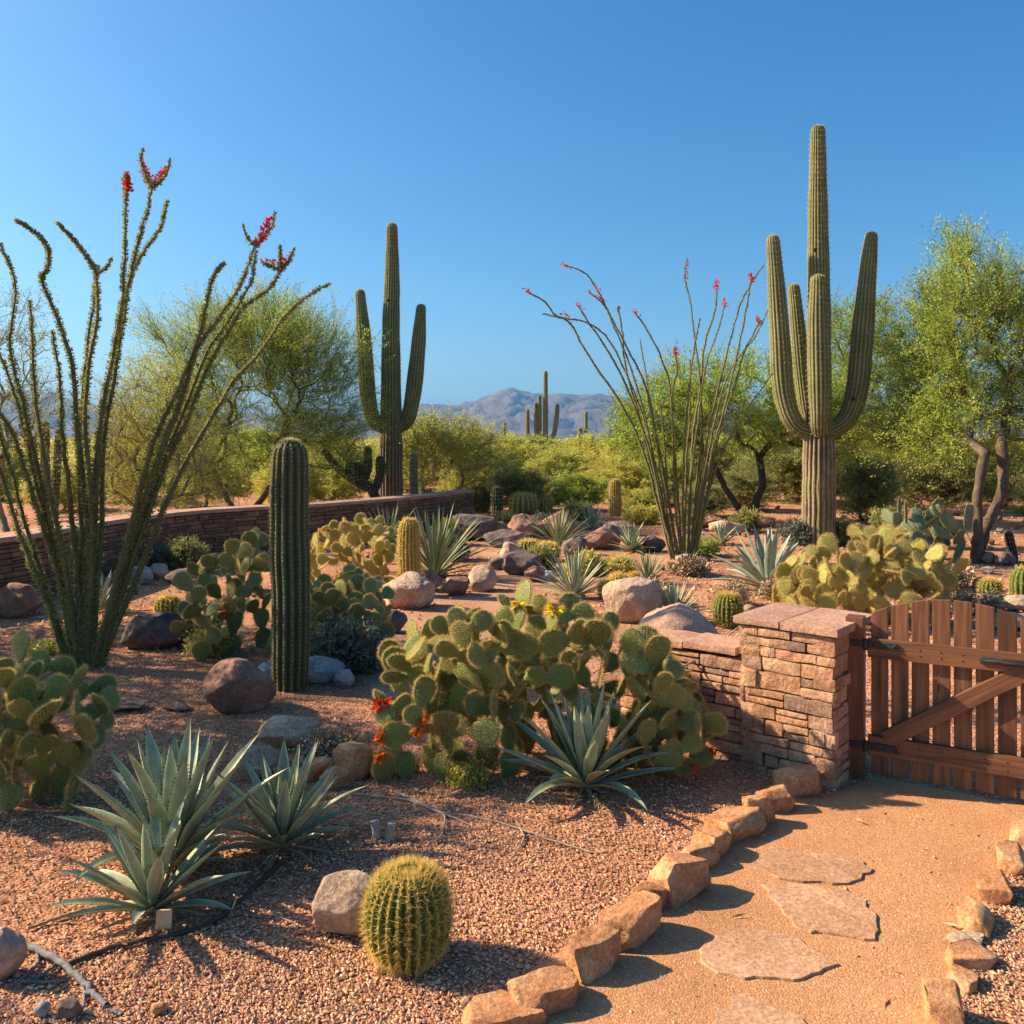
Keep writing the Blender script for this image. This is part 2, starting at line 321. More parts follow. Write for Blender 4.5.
def mountains():
    prof = [(-700, 430), (-300, 405), (-60, 396), (0, 393), (40, 388), (75, 397), (110, 406), (180, 415), (260, 412), (370, 416), (395, 410), (430, 402), (455, 404), (480, 398), (497, 391), (512, 387), (530, 392), (545, 395), (560, 393), (580, 395), (600, 394), (625, 398), (660, 401), (720, 400), (800, 408), (1000, 415), (1400, 425), (2000, 432)]
    px = np.array([p[0] for p in prof]); py = np.array([p[1] for p in prof]); nx, ny = 520, 90
    ang = np.linspace(-700, 1800, nx); D = np.linspace(4300, 8200, ny); A, DD = np.meshgrid(ang, D)
    X = (A - 512) / F * DD; H = (HZ - np.interp(A, px, py)) / F * 6200 * 1.02
    env = np.clip(1 - np.abs(DD - 6200) / 1900, 0, 1) ** .9
    p = np.stack([X, DD, np.zeros_like(X)], -1).reshape(-1, 3)
    rid = 1 - np.abs(snoise(p, 5, .0085, 5, .6))*1.3; rid2 = snoise(p, 9, .0011, 3)
    H2 = H * env * (.80 + .2 * rid.reshape(X.shape)) + 110 * env * (1 - env) * 4 * (rid.reshape(X.shape) - .6) + 14 * rid2.reshape(X.shape) * env
    V = np.stack([X, DD, H2 - 4], -1).reshape(-1, 3); i, j = np.meshgrid(np.arange(ny - 1), np.arange(nx - 1), indexing='ij')
    q = np.stack([i * nx + j, i * nx + j + 1, (i + 1) * nx + j + 1, (i + 1) * nx + j], -1).reshape(-1, 4)
    g = G(); g.add(V, q); o = g.obj('mountains', M['mountain'], smooth=True); tag(o, kind='structure')
mountains()

# ---------------------------------------------------------------- rocks
def ico(sub):
    bm = bmesh.new(); bmesh.ops.create_icosphere(bm, subdivisions=sub, radius=1); V = np.array([v.co[:] for v in bm.verts]); Fc = np.array([[v.index for v in f.verts] for f in bm.faces]); bm.free(); return V, Fc
ICO = {k: ico(k) for k in (2, 3, 4, 5)}
def rock_mesh(seed, dims, ang, m, sub=4, rough=.05, name='rock', boxy=False):
    V, Fc = ICO[sub]; V = V.copy(); rs = np.random.RandomState(seed)
    if ang > 0:
        V = V * 1.35; n = 9 + int(ang * 6)
        for k in range(n):
            d = norm(rs.normal(size=3)); lim = rs.uniform(.72, .95) + (1 - ang) * (0 if boxy else .36); e = np.maximum(V @ d - lim, 0); V = V - d * e[:, None]
        if boxy:
            for ax in range(3):
                for s_ in (-1, 1):
                    d = norm(np.eye(3)[ax] * s_ + rs.normal(size=3) * .13); e = np.maximum(V @ d - rs.uniform(.70, .80), 0); V = V - d * e[:, None]
    V = V * (1 + rough * 1.6 * snoise(V, seed + 1, 1.6, 2))[:, None]
    V = V + norm(V) * (rough * .7 * snoise(V, seed + 2, 5, 3))[:, None]
    if sub > 3: V = V + norm(V) * (rough * .35 * (1 - 2 * np.abs(snoise(V, seed + 3, 13, 3))))[:, None]
    lo, hi = V.min(0), V.max(0); V = (V - (lo + hi) / 2) / (hi - lo) * np.array(dims)
    V[:, 2] += dims[2] * .40
    g = G(); tt = 1 + .1 * snoise(V / max(dims), seed, 6, 2); g.add(V, Fc, 0, tt); return g.mesh(name, m, True)
rk = [0]
def rock(px, py, wpx, hpx, m, label, cat='rock', group=None, name='boulder', ang=.5, depth=.8, rz=None, boxy=False, rough=.05, Y=None, z=0):
    rk[0] += 1; p = at(px, py) if Y is None else Vector(((px - 512) / F * Y, Y, 0)); Yc = p.y; wd = wpx / F * Yc; hh = hpx / F * Yc
    sub = 5 if wpx > 45 else 4 if wpx > 18 else 3
    kb = name == 'kerb_stone'; wd *= 1.2 if kb else 1; me = rock_mesh(rk[0] * 17 + 3, (wd, wd * depth, hh * (.86 if kb else 1.12)), ang, M[m], sub, rough, name, boxy)
    o = link(name, me); o.location = (p.x, p.y + wd * depth * .3, z - (.02 if kb else 0)); o.rotation_euler = (0, 0, 0 if rz is None else R(rz)); tag(o, label, cat, group); return o

ROCKS = [
 (236, 714, 72, 52, 'rock_red', 'large rounded reddish boulder in front of the tall dark green column cactus', .4, .8),
 (150, 650, 66, 36, 'rock_dark', 'dark charcoal rock lying to the right of the big ocotillo base', .5, .7),
 (407, 610, 56, 36, 'rock_tan', 'rounded speckled tan boulder in front of the golden torch cactus', .25, .8),
 (634, 624, 62, 44, 'rock_tan', 'rounded pale granite boulder left of the small spiky yucca above the low wall', .3, .8),
 (320, 684, 46, 26, 'rock_blue', 'larger pale blue grey rock beside the foot of the column cactus', .4, .8),
 (343, 688, 22, 18, 'rock_blue', 'small pale blue grey rock at the right end of the pair by the column cactus', .4, .8),
 (268, 680, 30, 16, 'rock_blue', 'low blue grey rock just left of the column cactus foot', .4, .8),
 (286, 752, 66, 34, 'rock_tan', 'pinkish split rock lying behind the two right agaves', .6, .7),
 (252, 780, 52, 30, 'rock_tan', 'pale flat sided rock showing between the largest agave and its right neighbour', .8, .7),
 (346, 940, 70, 56, 'rock_tan', 'brown angular rock touching the left side of the golden barrel cactus', .5, .8),
 (-6, 985, 50, 50, 'rock_tan', 'tan rock cut by the left edge beside the blue grey branch', .3, .8),
 (352, 780, 40, 34, 'sandstone', 'upright tan border stone left of the orange flowering prickly pear', .8, .6),
 (335, 790, 36, 20, 'sandstone', 'low tan border stone half hidden by the tips of the right agave', .7, .7),
 (404, 774, 30, 14, 'sandstone', 'flat tan border stone under the lowest pads of the central prickly pear', .7, .6),
 (378, 776, 42, 22, 'sandstone', 'low flat border stone touching the orange flowering prickly pear', .7, .6),
 (318, 782, 40, 24, 'sandstone', 'low orange tan border stone behind the right agave tips', .8, .7),
 (378, 668, 34, 30, 'rock_red', 'dull red rock at the right foot of the dark grey shrub', .4, .8),
 (393, 634, 28, 24, 'rock_dark', 'round grey rock at the right end of the middle prickly pear', .3, .8),
 (428, 592, 26, 22, 'rock_red', 'small brown rock just left of the big yucca foot', .4, .8),
 (455, 596, 30, 18, 'rock_red', 'low reddish rock in the row under the big yucca', .5, .8),
 (482, 592, 32, 26, 'rock_tan', 'round tan rock at the path end of the row under the big yucca', .3, .8),
 (474, 541, 46, 26, 'rock_dark', 'big brown boulder right of the far wall end', .4, .8),
 (496, 540, 26, 18, 'rock_red', 'round reddish boulder leaning against the big brown boulder by the wall end', .4, .8),
 (527, 540, 46, 25, 'rock_red', 'big flat topped boulder in the middle of the far rock group', .4, .8),
 (508, 548, 52, 18, 'rock_dark', 'low dark boulder along the front of the far rock group', .5, .7),
 (560, 538, 40, 26, 'rock_red', 'reddish boulder behind the far dark sotol', .4, .8),
 (512, 562, 26, 20, 'rock_tan', 'round tan stone left of the two yellow green mounds', .2, .8),
 (522, 576, 40, 24, 'rock_dark', 'brown stone in front of the two yellow green mounds', .4, .8),
 (536, 582, 24, 16, 'rock_red', 'small brown stone on the bend of the garden path', .4, .8),
 (548, 582, 20, 12, 'rock_blue', 'small greyish stone on the bend of the garden path', .4, .8),
 (498, 570, 20, 12, 'rock_dark', 'lone dark stone lying on the garden path', .4, .8),
 (600, 550, 44, 22, 'rock_red', 'long low reddish ledge rock behind the middle yucca', .6, .6),
 (575, 556, 26, 18, 'rock_dark', 'dark brown rock behind the middle yucca', .4, .8),
 (610, 540, 24, 16, 'rock_dark', 'dark rock left of the far dark green agave', .4, .8),
 (622, 536, 30, 14, 'rock_tan', 'low tan rock in front of the upright brown barrel cactus', .4, .8),
 (655, 552, 24, 16, 'rock_dark', 'dark rock between the far agave and the second ocotillo', .4, .8),
 (730, 535, 40, 14, 'rock_tan', 'pale flat rock right of the second ocotillo', .6, .7),
 (712, 528, 30, 12, 'rock_red', 'reddish flat rock behind the second ocotillo', .6, .7),
 (762, 528, 30, 12, 'rock_red', 'reddish rock behind the blue agave', .6, .7),
 (700, 548, 18, 12, 'rock_tan', 'small tan rock at the right foot of the second ocotillo', .5, .8),
 (590, 628, 16, 12, 'rock_dark', 'small dark stone at the left foot of the pale granite boulder', .4, .8),
 (664, 604, 40, 14, 'rock_red', 'low reddish stone half behind the small spiky yucca', .5, .7),
 (1008, 566, 20, 14, 'rock_dark', 'small dark rock under the leaning post cactus', .4, .8),
 (990, 564, 16, 12, 'rock_red', 'small red brown rock left of the leaning post cactus', .4, .8),
 (993, 612, 30, 16, 'rock_red', 'pink rock behind the top of the wooden gate', .5, .8),
 (1022, 612, 28, 16, 'rock_tan', 'pale pink rock at the right edge behind the wooden gate', .5, .8),
 (1016, 632, 34, 18, 'rock_tan', 'pale rock low behind the right end of the wooden gate', .5, .8),
 (108, 712, 70, 9, 'rock_dark', 'low flat dark rock ledge flush with the gravel beyond the left prickly pear', .8, .5),
 (175, 712, 30, 8, 'rock_dark', 'flat dark stone at the right end of the low ledge', .8, .6),
 (60, 584, 24, 20, 'rock_dark', 'dark stone behind the big ocotillo at the foot of the curved wall', .4, .8),
 (12, 618, 44, 34, 'rock_red', 'brown boulder at the left edge by the curved wall', .5, .8),
 (140, 585, 22, 18, 'rock_blue', 'rounded pale stone left of the low green shrubs by the wall', .3, .8),
 (156, 580, 24, 16, 'rock_tan', 'brownish round stone between the low green shrubs by the wall', .3, .8),
 (180, 585, 34, 16, 'rock_dark', 'wide grey stone in front of the low green shrubs by the wall', .5, .8),
 (203, 576, 20, 16, 'rock_red', 'small purple brown stone at the left foot of the left prickly pear', .4, .8),
 (206, 655, 26, 16, 'rock_red', 'small maroon rock in shade in front of the left prickly pear', .5, .8),
 (40, 1018, 16, 14, 'rock_blue', 'little pale stone near the bottom left corner', .4, .8),
 (66, 1020, 26, 18, 'rock_dark', 'little dark stone near the bottom left corner beyond the branch tip', .4, .8),
 (157, 1016, 17, 11, 'sandstone', 'little orange stone near the bottom left', .3, .8),
 (379, 975, 13, 9, 'sandstone', 'small orange chip of stone in front of the golden barrel cactus', .5, .8),
 (466, 1008, 11, 9, 'rock_tan', 'small pale chip of stone beside the nearest kerb stones', .5, .8),
]
for (px, py, wp, hp, m, lab, ang, dep) in ROCKS: rock(px, py, wp, hp, m, lab, ang=ang, depth=dep, rough=.12 if py < 612 else .075)
rock(678, 0, 66, 0, 'rock_tan', 'rounded pinkish boulder rising behind the low stone wall end', Y=6.15, ang=.25, depth=.8).dimensions
bo = [o for o in COL.objects if o.get('label', '').startswith('rounded pinkish boulder rising')][0]
bo.data = rock_mesh(777, (.70, .55, .74), .08, M['capstone'], 5, .05, 'boulder')

# edging stones: (px, base py, width, height px, yaw)
EDGE_L = [(497, 1030, 74, 30, 20), (548, 1012, 70, 44, 25), (592, 975, 52, 56, 40), (630, 944, 56, 56, 42), (650, 912, 36, 40, 42), (678, 900, 56, 56, 38), (700, 870, 40, 34, 42), (716, 856, 38, 36, 35), (742, 838, 56, 34, 30), (760, 826, 28, 42, 30), (776, 812, 34, 36, 10), (800, 797, 42, 38, 5)]
EDGE_R = [(948, 1030, 44, 62, 75), (966, 988, 36, 22, 60), (974, 968, 44, 26, 10), (972, 946, 30, 16, 20), (982, 932, 44, 34, 60), (1000, 900, 40, 34, 60), (1016, 872, 34, 34, 60), (1030, 846, 34, 30, 60)]
ordn = ['first', 'second', 'third', 'fourth', 'fifth', 'sixth', 'seventh', 'eighth', 'ninth', 'tenth', 'eleventh', 'twelfth']
shp = ['broad low', 'squared', 'wedge shaped', 'tall angular', 'narrow pale', 'large smooth faced', 'small rounded', 'blocky', 'long flat topped', 'thin upright', 'twisted', 'rounded red']
shp2 = ['tall sharp edged', 'flat slab like', 'boxy pale', 'small low', 'tilted broad', 'smooth pale', 'rounded orange', 'pale blunt']
for i, (px, py, wp, hp, rz) in enumerate(EDGE_L):
    rock(px, py, wp, hp, 'sandstone', '%s sandstone kerb stone, %s of the left path edge counted from the camera' % (shp[i], ordn[i]), 'kerb stone', 'edging stones on the left of the path', 'kerb_stone', .7, .62, rz, True, .045)
for i, (px, py, wp, hp, rz) in enumerate(EDGE_R):
    rock(px, py, wp, hp, 'sandstone' if i != 3 else 'rock_tan', '%s sandstone kerb stone, %s of the right path edge counted from the camera' % (shp2[i], ordn[i]), 'kerb stone', 'edging stones on the right of the path', 'kerb_stone', .6, .7, rz, True, .03)

def flag(px_poly, label):
    pts = [at(*p) for p in px_poly]; c = sum(pts, Vector()) / len(pts); rs = random.Random(len(label)); out = []
    for i in range(len(pts)):
        a, b = pts[i], pts[(i + 1) % len(pts)]; n = max(2, int((b - a).length / .035))
        for k in range(n): q = a.lerp(b, k / n) - c; out.append((q.x + rs.uniform(-.013, .013), q.y + rs.uniform(-.013, .013)))
    bm = bmesh.new(); lo = [bm.verts.new((x, y, -.02)) for x, y in out]; mi = [bm.verts.new((x, y, .003)) for x, y in out]; hi = [bm.verts.new((x * .985, y * .985, .0085)) for x, y in out]; n = len(out)
    for A, B in ((lo, mi), (mi, hi)):
        for i in range(n): bm.faces.new((A[i], A[(i + 1) % n], B[(i + 1) % n], B[i]))
    bm.faces.new(hi); bmesh.ops.triangulate(bm, faces=[f for f in bm.faces if len(f.verts) > 4]); bmesh.ops.recalc_face_normals(bm, faces=bm.faces)
    me = bpy.data.meshes.new('flagstone'); bm.to_mesh(me); bm.free(); me.materials.append(M['flag'])
    a = me.color_attributes.new('tint', 'FLOAT_COLOR', 'POINT'); a.data.foreach_set('color', [1.0] * (4 * len(me.vertices)))
    o = link('flagstone', me); o.location = (c.x, c.y, .004); tag(o, label, 'flagstone', 'flagstones set in the gravel path'); return o
flag([(772, 848), (862, 862), (873, 872), (848, 886), (790, 884), (752, 868)], 'flat sandstone flag farthest up the path, nearest the gate, with a chipped right corner')
flag([(762, 888), (800, 885), (862, 900), (880, 925), (876, 944), (820, 936), (800, 932)], 'pale sandstone flag with a long straight left edge in the middle of the path')
flag([(698, 965), (706, 940), (735, 926), (790, 938), (838, 968), (790, 983), (730, 980)], 'wide sandstone flag near the shaded left kerb with a dark lower edge')
flag([(706, 1030), (740, 996), (800, 1022), (830, 1060), (730, 1070)], 'sandstone flag cut by the bottom edge of the photo')

# ---------------------------------------------------------------- masonry
def block_template():
    bm = bmesh.new(); bmesh.ops.create_cube(bm, size=2); bmesh.ops.subdivide_edges(bm, edges=bm.edges, cuts=3, use_grid_fill=True)
    V = np.array([v.co[:] for v in bm.verts]); Fc = np.array([[v.index for v in f.verts] for f in bm.faces]); bm.free(); return V, Fc
BT = block_template()
def block(g, c, ax, ay, az, hx, hy, hz, rs, mat=0, tint=None, r=.012, amp=.006):
    V = BT[0]; h = np.array([hx, hy, hz]); L = V * h; inner = np.clip(L, -(h - r), h - r); d = L - inner; dn = np.linalg.norm(d, axis=1, keepdims=True)
    L = np.where(dn > 1e-6, inner + d / np.maximum(dn, 1e-6) * np.minimum(dn, r), L)
    L = L + norm(V) * (amp * snoise(L + rs.rand(3) * 50, int(rs.randint(1e6)), 25, 2))[:, None]
    g.add(c + L[:, :1] * ax + L[:, 1:2] * ay + L[:, 2:] * az, BT[1], mat, tint)
STINT = [(1, .92, .85), (1.1, 1, .9), (.8, .72, .7), (1.05, .85, .75), (.7, .68, .72), (1.15, 1.05, .95), (.9, .75, .65)]
def masonry(g, path, zfun, depth, rs, hr=(.04, .09), wr=(.09, .26), gap=.004, stint=STINT, side=1):
    """path(s)->(p2,t2); stones stacked along it; zfun(s)->top"""
    Ltot = path.L; z = -.03; zmax = max(zfun(s) for s in np.linspace(0, Ltot, 20))
    while z < zmax - .01:
        h = min(rs.uniform(*hr), zmax - z); s = -rs.uniform(0, wr[0])
        while s < Ltot:
            wd = rs.uniform(*wr); e = min(s + wd, Ltot); b = max(s, 0)
            if Ltot - e < wr[0] * .5: e = Ltot
            if e - b > .03:
                m = (b + e) / 2; top = zfun(m)
                if z + h * .6 < top:
                    parts = [(z, h)] if not (h > .07 and rs.rand() < .35) else [(z, h * .5), (z + h * .5, h * .5)]
                    for (zz, hh) in parts:
                        p, t = path(m); nrm = np.array([t[1], -t[0], 0.]) * side; t3 = np.array([t[0], t[1], 0.])
                        out = rs.uniform(-.008, .012); ti = np.array(stint[rs.randint(len(stint))]) * rs.uniform(.85, 1.12)
                        c = np.array([p[0], p[1], zz + hh / 2]) - nrm * (depth / 2 - out)
                        block(g, c, t3, nrm, np.array([0, 0, 1.]), (e - b) / 2 - gap, depth / 2, hh / 2 - gap, rs, 0, ti, min(.007, hh * .2), .006)
            s = e if e > s else s + wd
            if e >= Ltot: break
        z += h
class Line:
    def __init__(s, pts): s.p = np.array(pts, float); s.d = np.linalg.norm(np.diff(s.p, axis=0), axis=1); s.c = np.concatenate([[0], np.cumsum(s.d)]); s.L = s.c[-1]
    def __call__(s, x):
        i = min(max(np.searchsorted(s.c, x) - 1, 0), len(s.d) - 1); t = (x - s.c[i]) / s.d[i]; return s.p[i] * (1 - t) + s.p[i + 1] * t, (s.p[i + 1] - s.p[i]) / s.d[i]
def prism(g, poly, z0, z1, mat=0, tint=None):
    n = len(poly); V = [(x, y, z0) for x, y in poly] + [(x, y, z1) for x, y in poly]; q = [(i, (i + 1) % n, n + (i + 1) % n, n + i) for i in range(n)]
    g.add(V, q, mat, tint)
    if n == 4: g.add(V[4:], [(0, 1, 2, 3)], mat, tint)

rs = np.random.RandomState(11)
pA, pB, pC, pD = np.array([1.26, 4.97]), np.array([1.65, 4.62]), np.array([1.945, 4.965]), np.array([1.555, 5.315])   # left, front, right, back
pil = empty('stone_pillar', (1.62, 4.98, 0)); tag(pil, 'square ledger stone pillar with a slab cap holding the wooden gate', 'pillar')
inv = Matrix.Translation((-1.62, -4.98, 0))
g = G()
for a, b in ((pA, pB), (pB, pC), (pC, pD), (pD, pA)):
    t = (b - a) / np.linalg.norm(b - a); masonry(g, Line([a - t * 0, b + t * 0]), lambda s: .785, .12, rs, (.045, .115), (.08, .25), .0025)
cc = (pA + pC) / 2
sh = g.obj('shaft', M['masonry'], pil, False, inv)
g = G(); prism(g, [cc + (p - cc) * .84 for p in (pA, pB, pC, pD)], -.02, .78); g.obj('core', M['mortar'], sh, False, Matrix())
e1 = (pB - pA) / np.linalg.norm(pB - pA); e2 = (pD - pA) / np.linalg.norm(pD - pA)
for k, (u0, u1) in enumerate(((-.03, .235), (.243, .555))):
    g = G(); c2 = pA + e1 * (u0 + u1) / 2 + e2 * .25; block(g, np.array([c2[0], c2[1], .79 + .022]), np.array([*e1, 0.]), np.array([*e2, 0.]), np.array([0, 0, 1.]), (u1 - u0) / 2, .275, .020 + .002 * k, rs, 0, (1, .95, .93) if k else (.92, .88, .9), .005, .0035)
    g.obj('cap_slab', M['capstone'], pil, False, inv)

lw = empty('low_stone_wall', (1.0, 5.3, 0)); tag(lw, 'low dry stacked stone wall running left from the gate pillar', 'wall')
inv2 = Matrix.Translation((-1.0, -5.3, 0)); g = G()
wend = np.array([.66, 5.52]); wst = pA + (pD - pA) * .1 + np.array([.0, .0])
def wtop(s): return .575
masonry(g, Line([wend, wst]), wtop, .26, rs, (.04, .09), (.09, .24), .003); ms_ = g.obj('masonry', M['masonry'], lw, False, inv2)
dv = (wst - wend) / np.linalg.norm(wst - wend); nv = np.array([dv[1], -dv[0]])
Lw = np.linalg.norm(wst - wend)
u = 0.0
for ln, top in ((.25, .568), (.19, .577), (.33, .585)):
    if u + ln > Lw: ln = Lw - u - .004
    if ln < .05: break
    c2 = wend + dv * (u + ln / 2) - nv * .13; g = G(); block(g, np.array([c2[0], c2[1], top + .03]), np.array([*dv, 0.]), np.array([*(-nv), 0.]), np.array([0, 0, 1.]), ln / 2 - .003, .145, .022, rs, 0, (1, .93, .9), .006, .005)
    g.obj('capstone', M['capstone'], lw, False, inv2); u += ln

# curved wall at the back left
cw = [(-8.6, 6.6), (-6.6, 8.2), (-5.62, 9.6), (-5.38, 10.8), (-5.30, 12.2), (-4.85, 13.7), (-4.0, 14.7), (-3.2, 15.5), (-2.1, 17.2), (-1.4, 18.6), (-.85, 19.9)]
cwp = smooth_path([(x, y, 0) for x, y in cw], 60)[:, :2]
bw = empty('curved_stone_wall', (-4.85, 13.7, 0)); tag(bw, 'long low curved stone wall with a pale coping at the back left of the garden', 'wall'); iv = Matrix.Translation((4.85, -13.7, 0))
ln = Line(cwp); g = G(); masonry(g, ln, lambda s: .70 - .06 * s / ln.L, .14, rs, (.05, .09), (.18, .42), .005, [(.62, .45, .38), (.5, .38, .34), (.7, .5, .4), (.42, .34, .32), (.58, .38, .3)], side=1)  # brown stone tints, darkened further to carry the wall's shade in colour
g.obj('masonry', M['masonry'], bw, False, iv)
def strip(g, pts, off0, off1, z0, z1f, mat=0):
    t = norm(np.gradient(pts, axis=0)); nr = np.stack([t[:, 1], -t[:, 0]], 1); A = pts + nr * off0; B = pts + nr * off1; n = len(pts); z1 = np.array([z1f(i / (n - 1)) for i in range(n)]); z0 = np.array([z0(i / (n - 1)) for i in range(n)])
    V = np.concatenate([np.c_[A, z0], np.c_[A, z1], np.c_[B, z1], np.c_[B, z0]]); i = np.arange(n - 1); q = [np.stack([k * n + i, k * n + i + 1, ((k + 1) % 4) * n + i + 1, ((k + 1) % 4) * n + i], 1) for k in range(4)]
    g.add(V, np.concatenate(q), mat)
    g.add(V[[0, n, 2 * n, 3 * n]], [(0, 1, 2, 3)], mat); g.add(V[[n - 1, 2 * n - 1, 3 * n - 1, 4 * n - 1]], [(3, 2, 1, 0)], mat)
g = G(); strip(g, cwp, -.03, -.36, lambda f: -.02, lambda f: .69 - .06 * f); g.obj('core', M['mortar'], bw, False, iv)
g = G(); strip(g, cwp, .03, -.40, lambda f: .70 - .06 * f, lambda f: .755 - .06 * f); g.obj('coping', M['capstone'], bw, False, iv)

# ---------------------------------------------------------------- gate
def rbox(g, lo, hi, mat=0, tint=None, bev=.004, top=None):
    bm = bmesh.new(); bmesh.ops.create_cube(bm, size=1)
    for v in bm.verts: v.co = Vector([lo[k] + (hi[k] - lo[k]) * (v.co[k] + .5) for k in range(3)])
    if top:
        for v in bm.verts:
            if v.co.z > (lo[2] + hi[2]) / 2: v.co.z = top[0] if v.co.x < (lo[0] + hi[0]) / 2 else top[1]
    bmesh.ops.bevel(bm, geom=list(bm.edges), offset=bev, segments=2, affect='EDGES', profile=.6); bmesh.ops.triangulate(bm, faces=bm.faces)
    g.add([v.co[:] for v in bm.verts], [[v.index for v in f.verts] for f in bm.faces], mat, tint); bm.free()
gx, gy = np.array([.868, -.497]), np.array([.497, .868])
gate = empty('wooden_gate', (1.88, 4.745, 0), math.atan2(-.497, .868)); tag(gate, 'closed brown wooden garden gate with arched picket top and diagonal brace', 'gate')
GW = .80
post = G(); rbox(post, (-.115, -.01, -.02), (-.025, .08, .86)); po = post.obj('gate_post', M['wood_v'], gate, False)
post = G(); rbox(post, (GW + .03, -.01, -.02), (GW + .12, .08, .86)); post.obj('gate_post', M['wood_v'], gate, False)
pit = .0985
rr = random.Random(5)
def arch(x): return .985 - .62 * (x - GW / 2) ** 2 - .1 * abs(x - GW / 2) ** 3
for k in range(8):
    x0 = .005 + k * pit + .003; x1 = x0 + .083; g = G(); t_ = rr.uniform(.7, 1.45)
    rbox(g, (x0, .03, .035), (x1, .052, .9), 0, (t_, t_ * .97, t_ * .94), .003, (arch(x0), arch(x1))); g.obj('picket', M['wood_v'], gate, False)
for z0, z1 in ((.655, .755), (.145, .245)):
    g = G(); rbox(g, (-.005, -.004, z0), (GW, .0285, z1), 0, (1.15, 1.12, 1.1), .004); g.obj('rail', M['wood_h'], gate, False)
dl = Vector((.70, 0, .41)); ang = math.atan2(.405, .72); ln_ = math.hypot(.405, .66) + .0
g = G(); rbox(g, (-ln_ / 2, -.012, -.042), (ln_ / 2, .0285 - .003, .042), 0, (1.1, 1.05, 1.0), .004)
g.obj('brace', M['wood_h'], gate, False, Matrix.Translation((.40, 0.004, .45)) @ Matrix.Rotation(-math.atan2(.41, .60), 4, 'Y'))
for k in range(8):
    for z in (.69, .72, .175, .215):
        V, q_ = tube_arrays([(.05 + k * pit, -.003, z), (.05 + k * pit, -.0062, z), (.05 + k * pit, -.0066, z)], [.0045, .004, .0005], 8); g = G(); g.add(V, q_); g.obj('screw', M['iron'], gate)
for z in (.725, .19):
    g = G(); rbox(g, (-.09, -.016, z - .018), (.14, -.0045, z + .018), 0, None, .003)
    tube(g, [(-.012, -.02, z - .03), (-.012, -.02, z + .03)], .011, 10); h = g.obj('strap_hinge', M['iron'], gate, False)
    for x in (.03, .08, .125): b = G(); V, q = tube_arrays([(x, -.0165, z), (x, -.0215, z), (x, -.022, z)], [.007, .006, .001], 8); b.add(V, q); b.obj('bolt', M['iron'], h, True, Matrix())
g = G(); rbox(g, (.52, -.016, .69), (.72, -.0045, .725), 0, None, .004); tube(g, [(.54, -.03, .708), (.60, -.034, .712), (.66, -.034, .706), (.71, -.028, .708)], [.006, .01, .01, .006], 8); g.obj('latch', M['iron'], gate, True)
g = G(); tube(g, [(.335, .0, .60), (.335, -.006, .60), (.335, -.006, .52), (.335, 0, .52)], .004, 6); g.obj('pull_handle', M['iron'], gate, True)

# ---------------------------------------------------------------- columnar cacti
def ribcol(g, ctrl, rads, nr, depth=.12, n=40, cap=True, spine=0, sl=.02, spn=5, rs=np.random.RandomState(3), smat=1, dome=1.0, cork=0.0, sw=.0012, basecap=False):
    pts = smooth_path(ctrl, n); s = np.concatenate([[0], np.cumsum(np.linalg.norm(np.diff(pts, axis=0), axis=1))]); tt = s / s[-1]
    rad = np.interp(tt, np.linspace(0, 1, len(rads)), rads)
    if cap:
        r = rads[-1]; T = norm(pts[-1] - pts[-2]); k = 7; a = np.linspace(0, 1, k + 1)[1:] * np.pi / 2
        pts = np.concatenate([pts, pts[-1] + T * (np.sin(a) * r * dome)[:, None]]); rad = np.concatenate([rad, np.maximum(r * np.cos(a), .004)])
    if basecap:
        r = rads[0]; T = norm(pts[1] - pts[0]); a = np.linspace(1, 0, 5)[:-1] * np.pi / 2
        pts = np.concatenate([pts[0] - T * (np.sin(a) * r)[:, None], pts]); rad = np.concatenate([np.maximum(r * np.cos(a), .004), rad])
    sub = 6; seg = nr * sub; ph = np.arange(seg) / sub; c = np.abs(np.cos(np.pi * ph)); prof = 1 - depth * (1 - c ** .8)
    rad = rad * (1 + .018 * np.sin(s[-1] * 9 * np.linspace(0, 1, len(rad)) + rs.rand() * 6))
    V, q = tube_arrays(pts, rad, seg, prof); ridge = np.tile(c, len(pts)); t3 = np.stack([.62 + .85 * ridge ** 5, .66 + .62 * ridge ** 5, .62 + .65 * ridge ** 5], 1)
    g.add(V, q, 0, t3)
    if spine:
        Tn, N, B = frames(pts); L = np.concatenate([[0], np.cumsum(np.linalg.norm(np.diff(pts, axis=0), axis=1))]); m = int(L[-1] / spine); zs = (np.arange(m) + .5) / m * L[-1]
        PP, DD = [], []
        for z in zs:
            i = min(np.searchsorted(L, z), len(pts) - 1); f = (z - L[i - 1]) / (L[i] - L[i - 1] + 1e-9); p = pts[i - 1] * (1 - f) + pts[i] * f; r = rad[i - 1] * (1 - f) + rad[i] * f
            a = np.arange(nr) / nr * 2 * np.pi; od = N[i] * np.cos(a)[:, None] + B[i] * np.sin(a)[:, None]
            if i >= len(pts) - 8 and cap: od = norm(od + Tn[i] * .8 * (i - len(pts) + 9) / 8)
            for _ in range(spn): PP.append(p + (N[i] * np.cos(a)[:, None] + B[i] * np.sin(a)[:, None]) * r * .99); DD.append(od + rs.normal(size=(nr, 3)) * .65)
        PP = np.concatenate(PP); DD = np.concatenate(DD); spikes(g, PP, DD, sl * (.5 + rs.rand(len(PP))), sw, smat, None, rs)
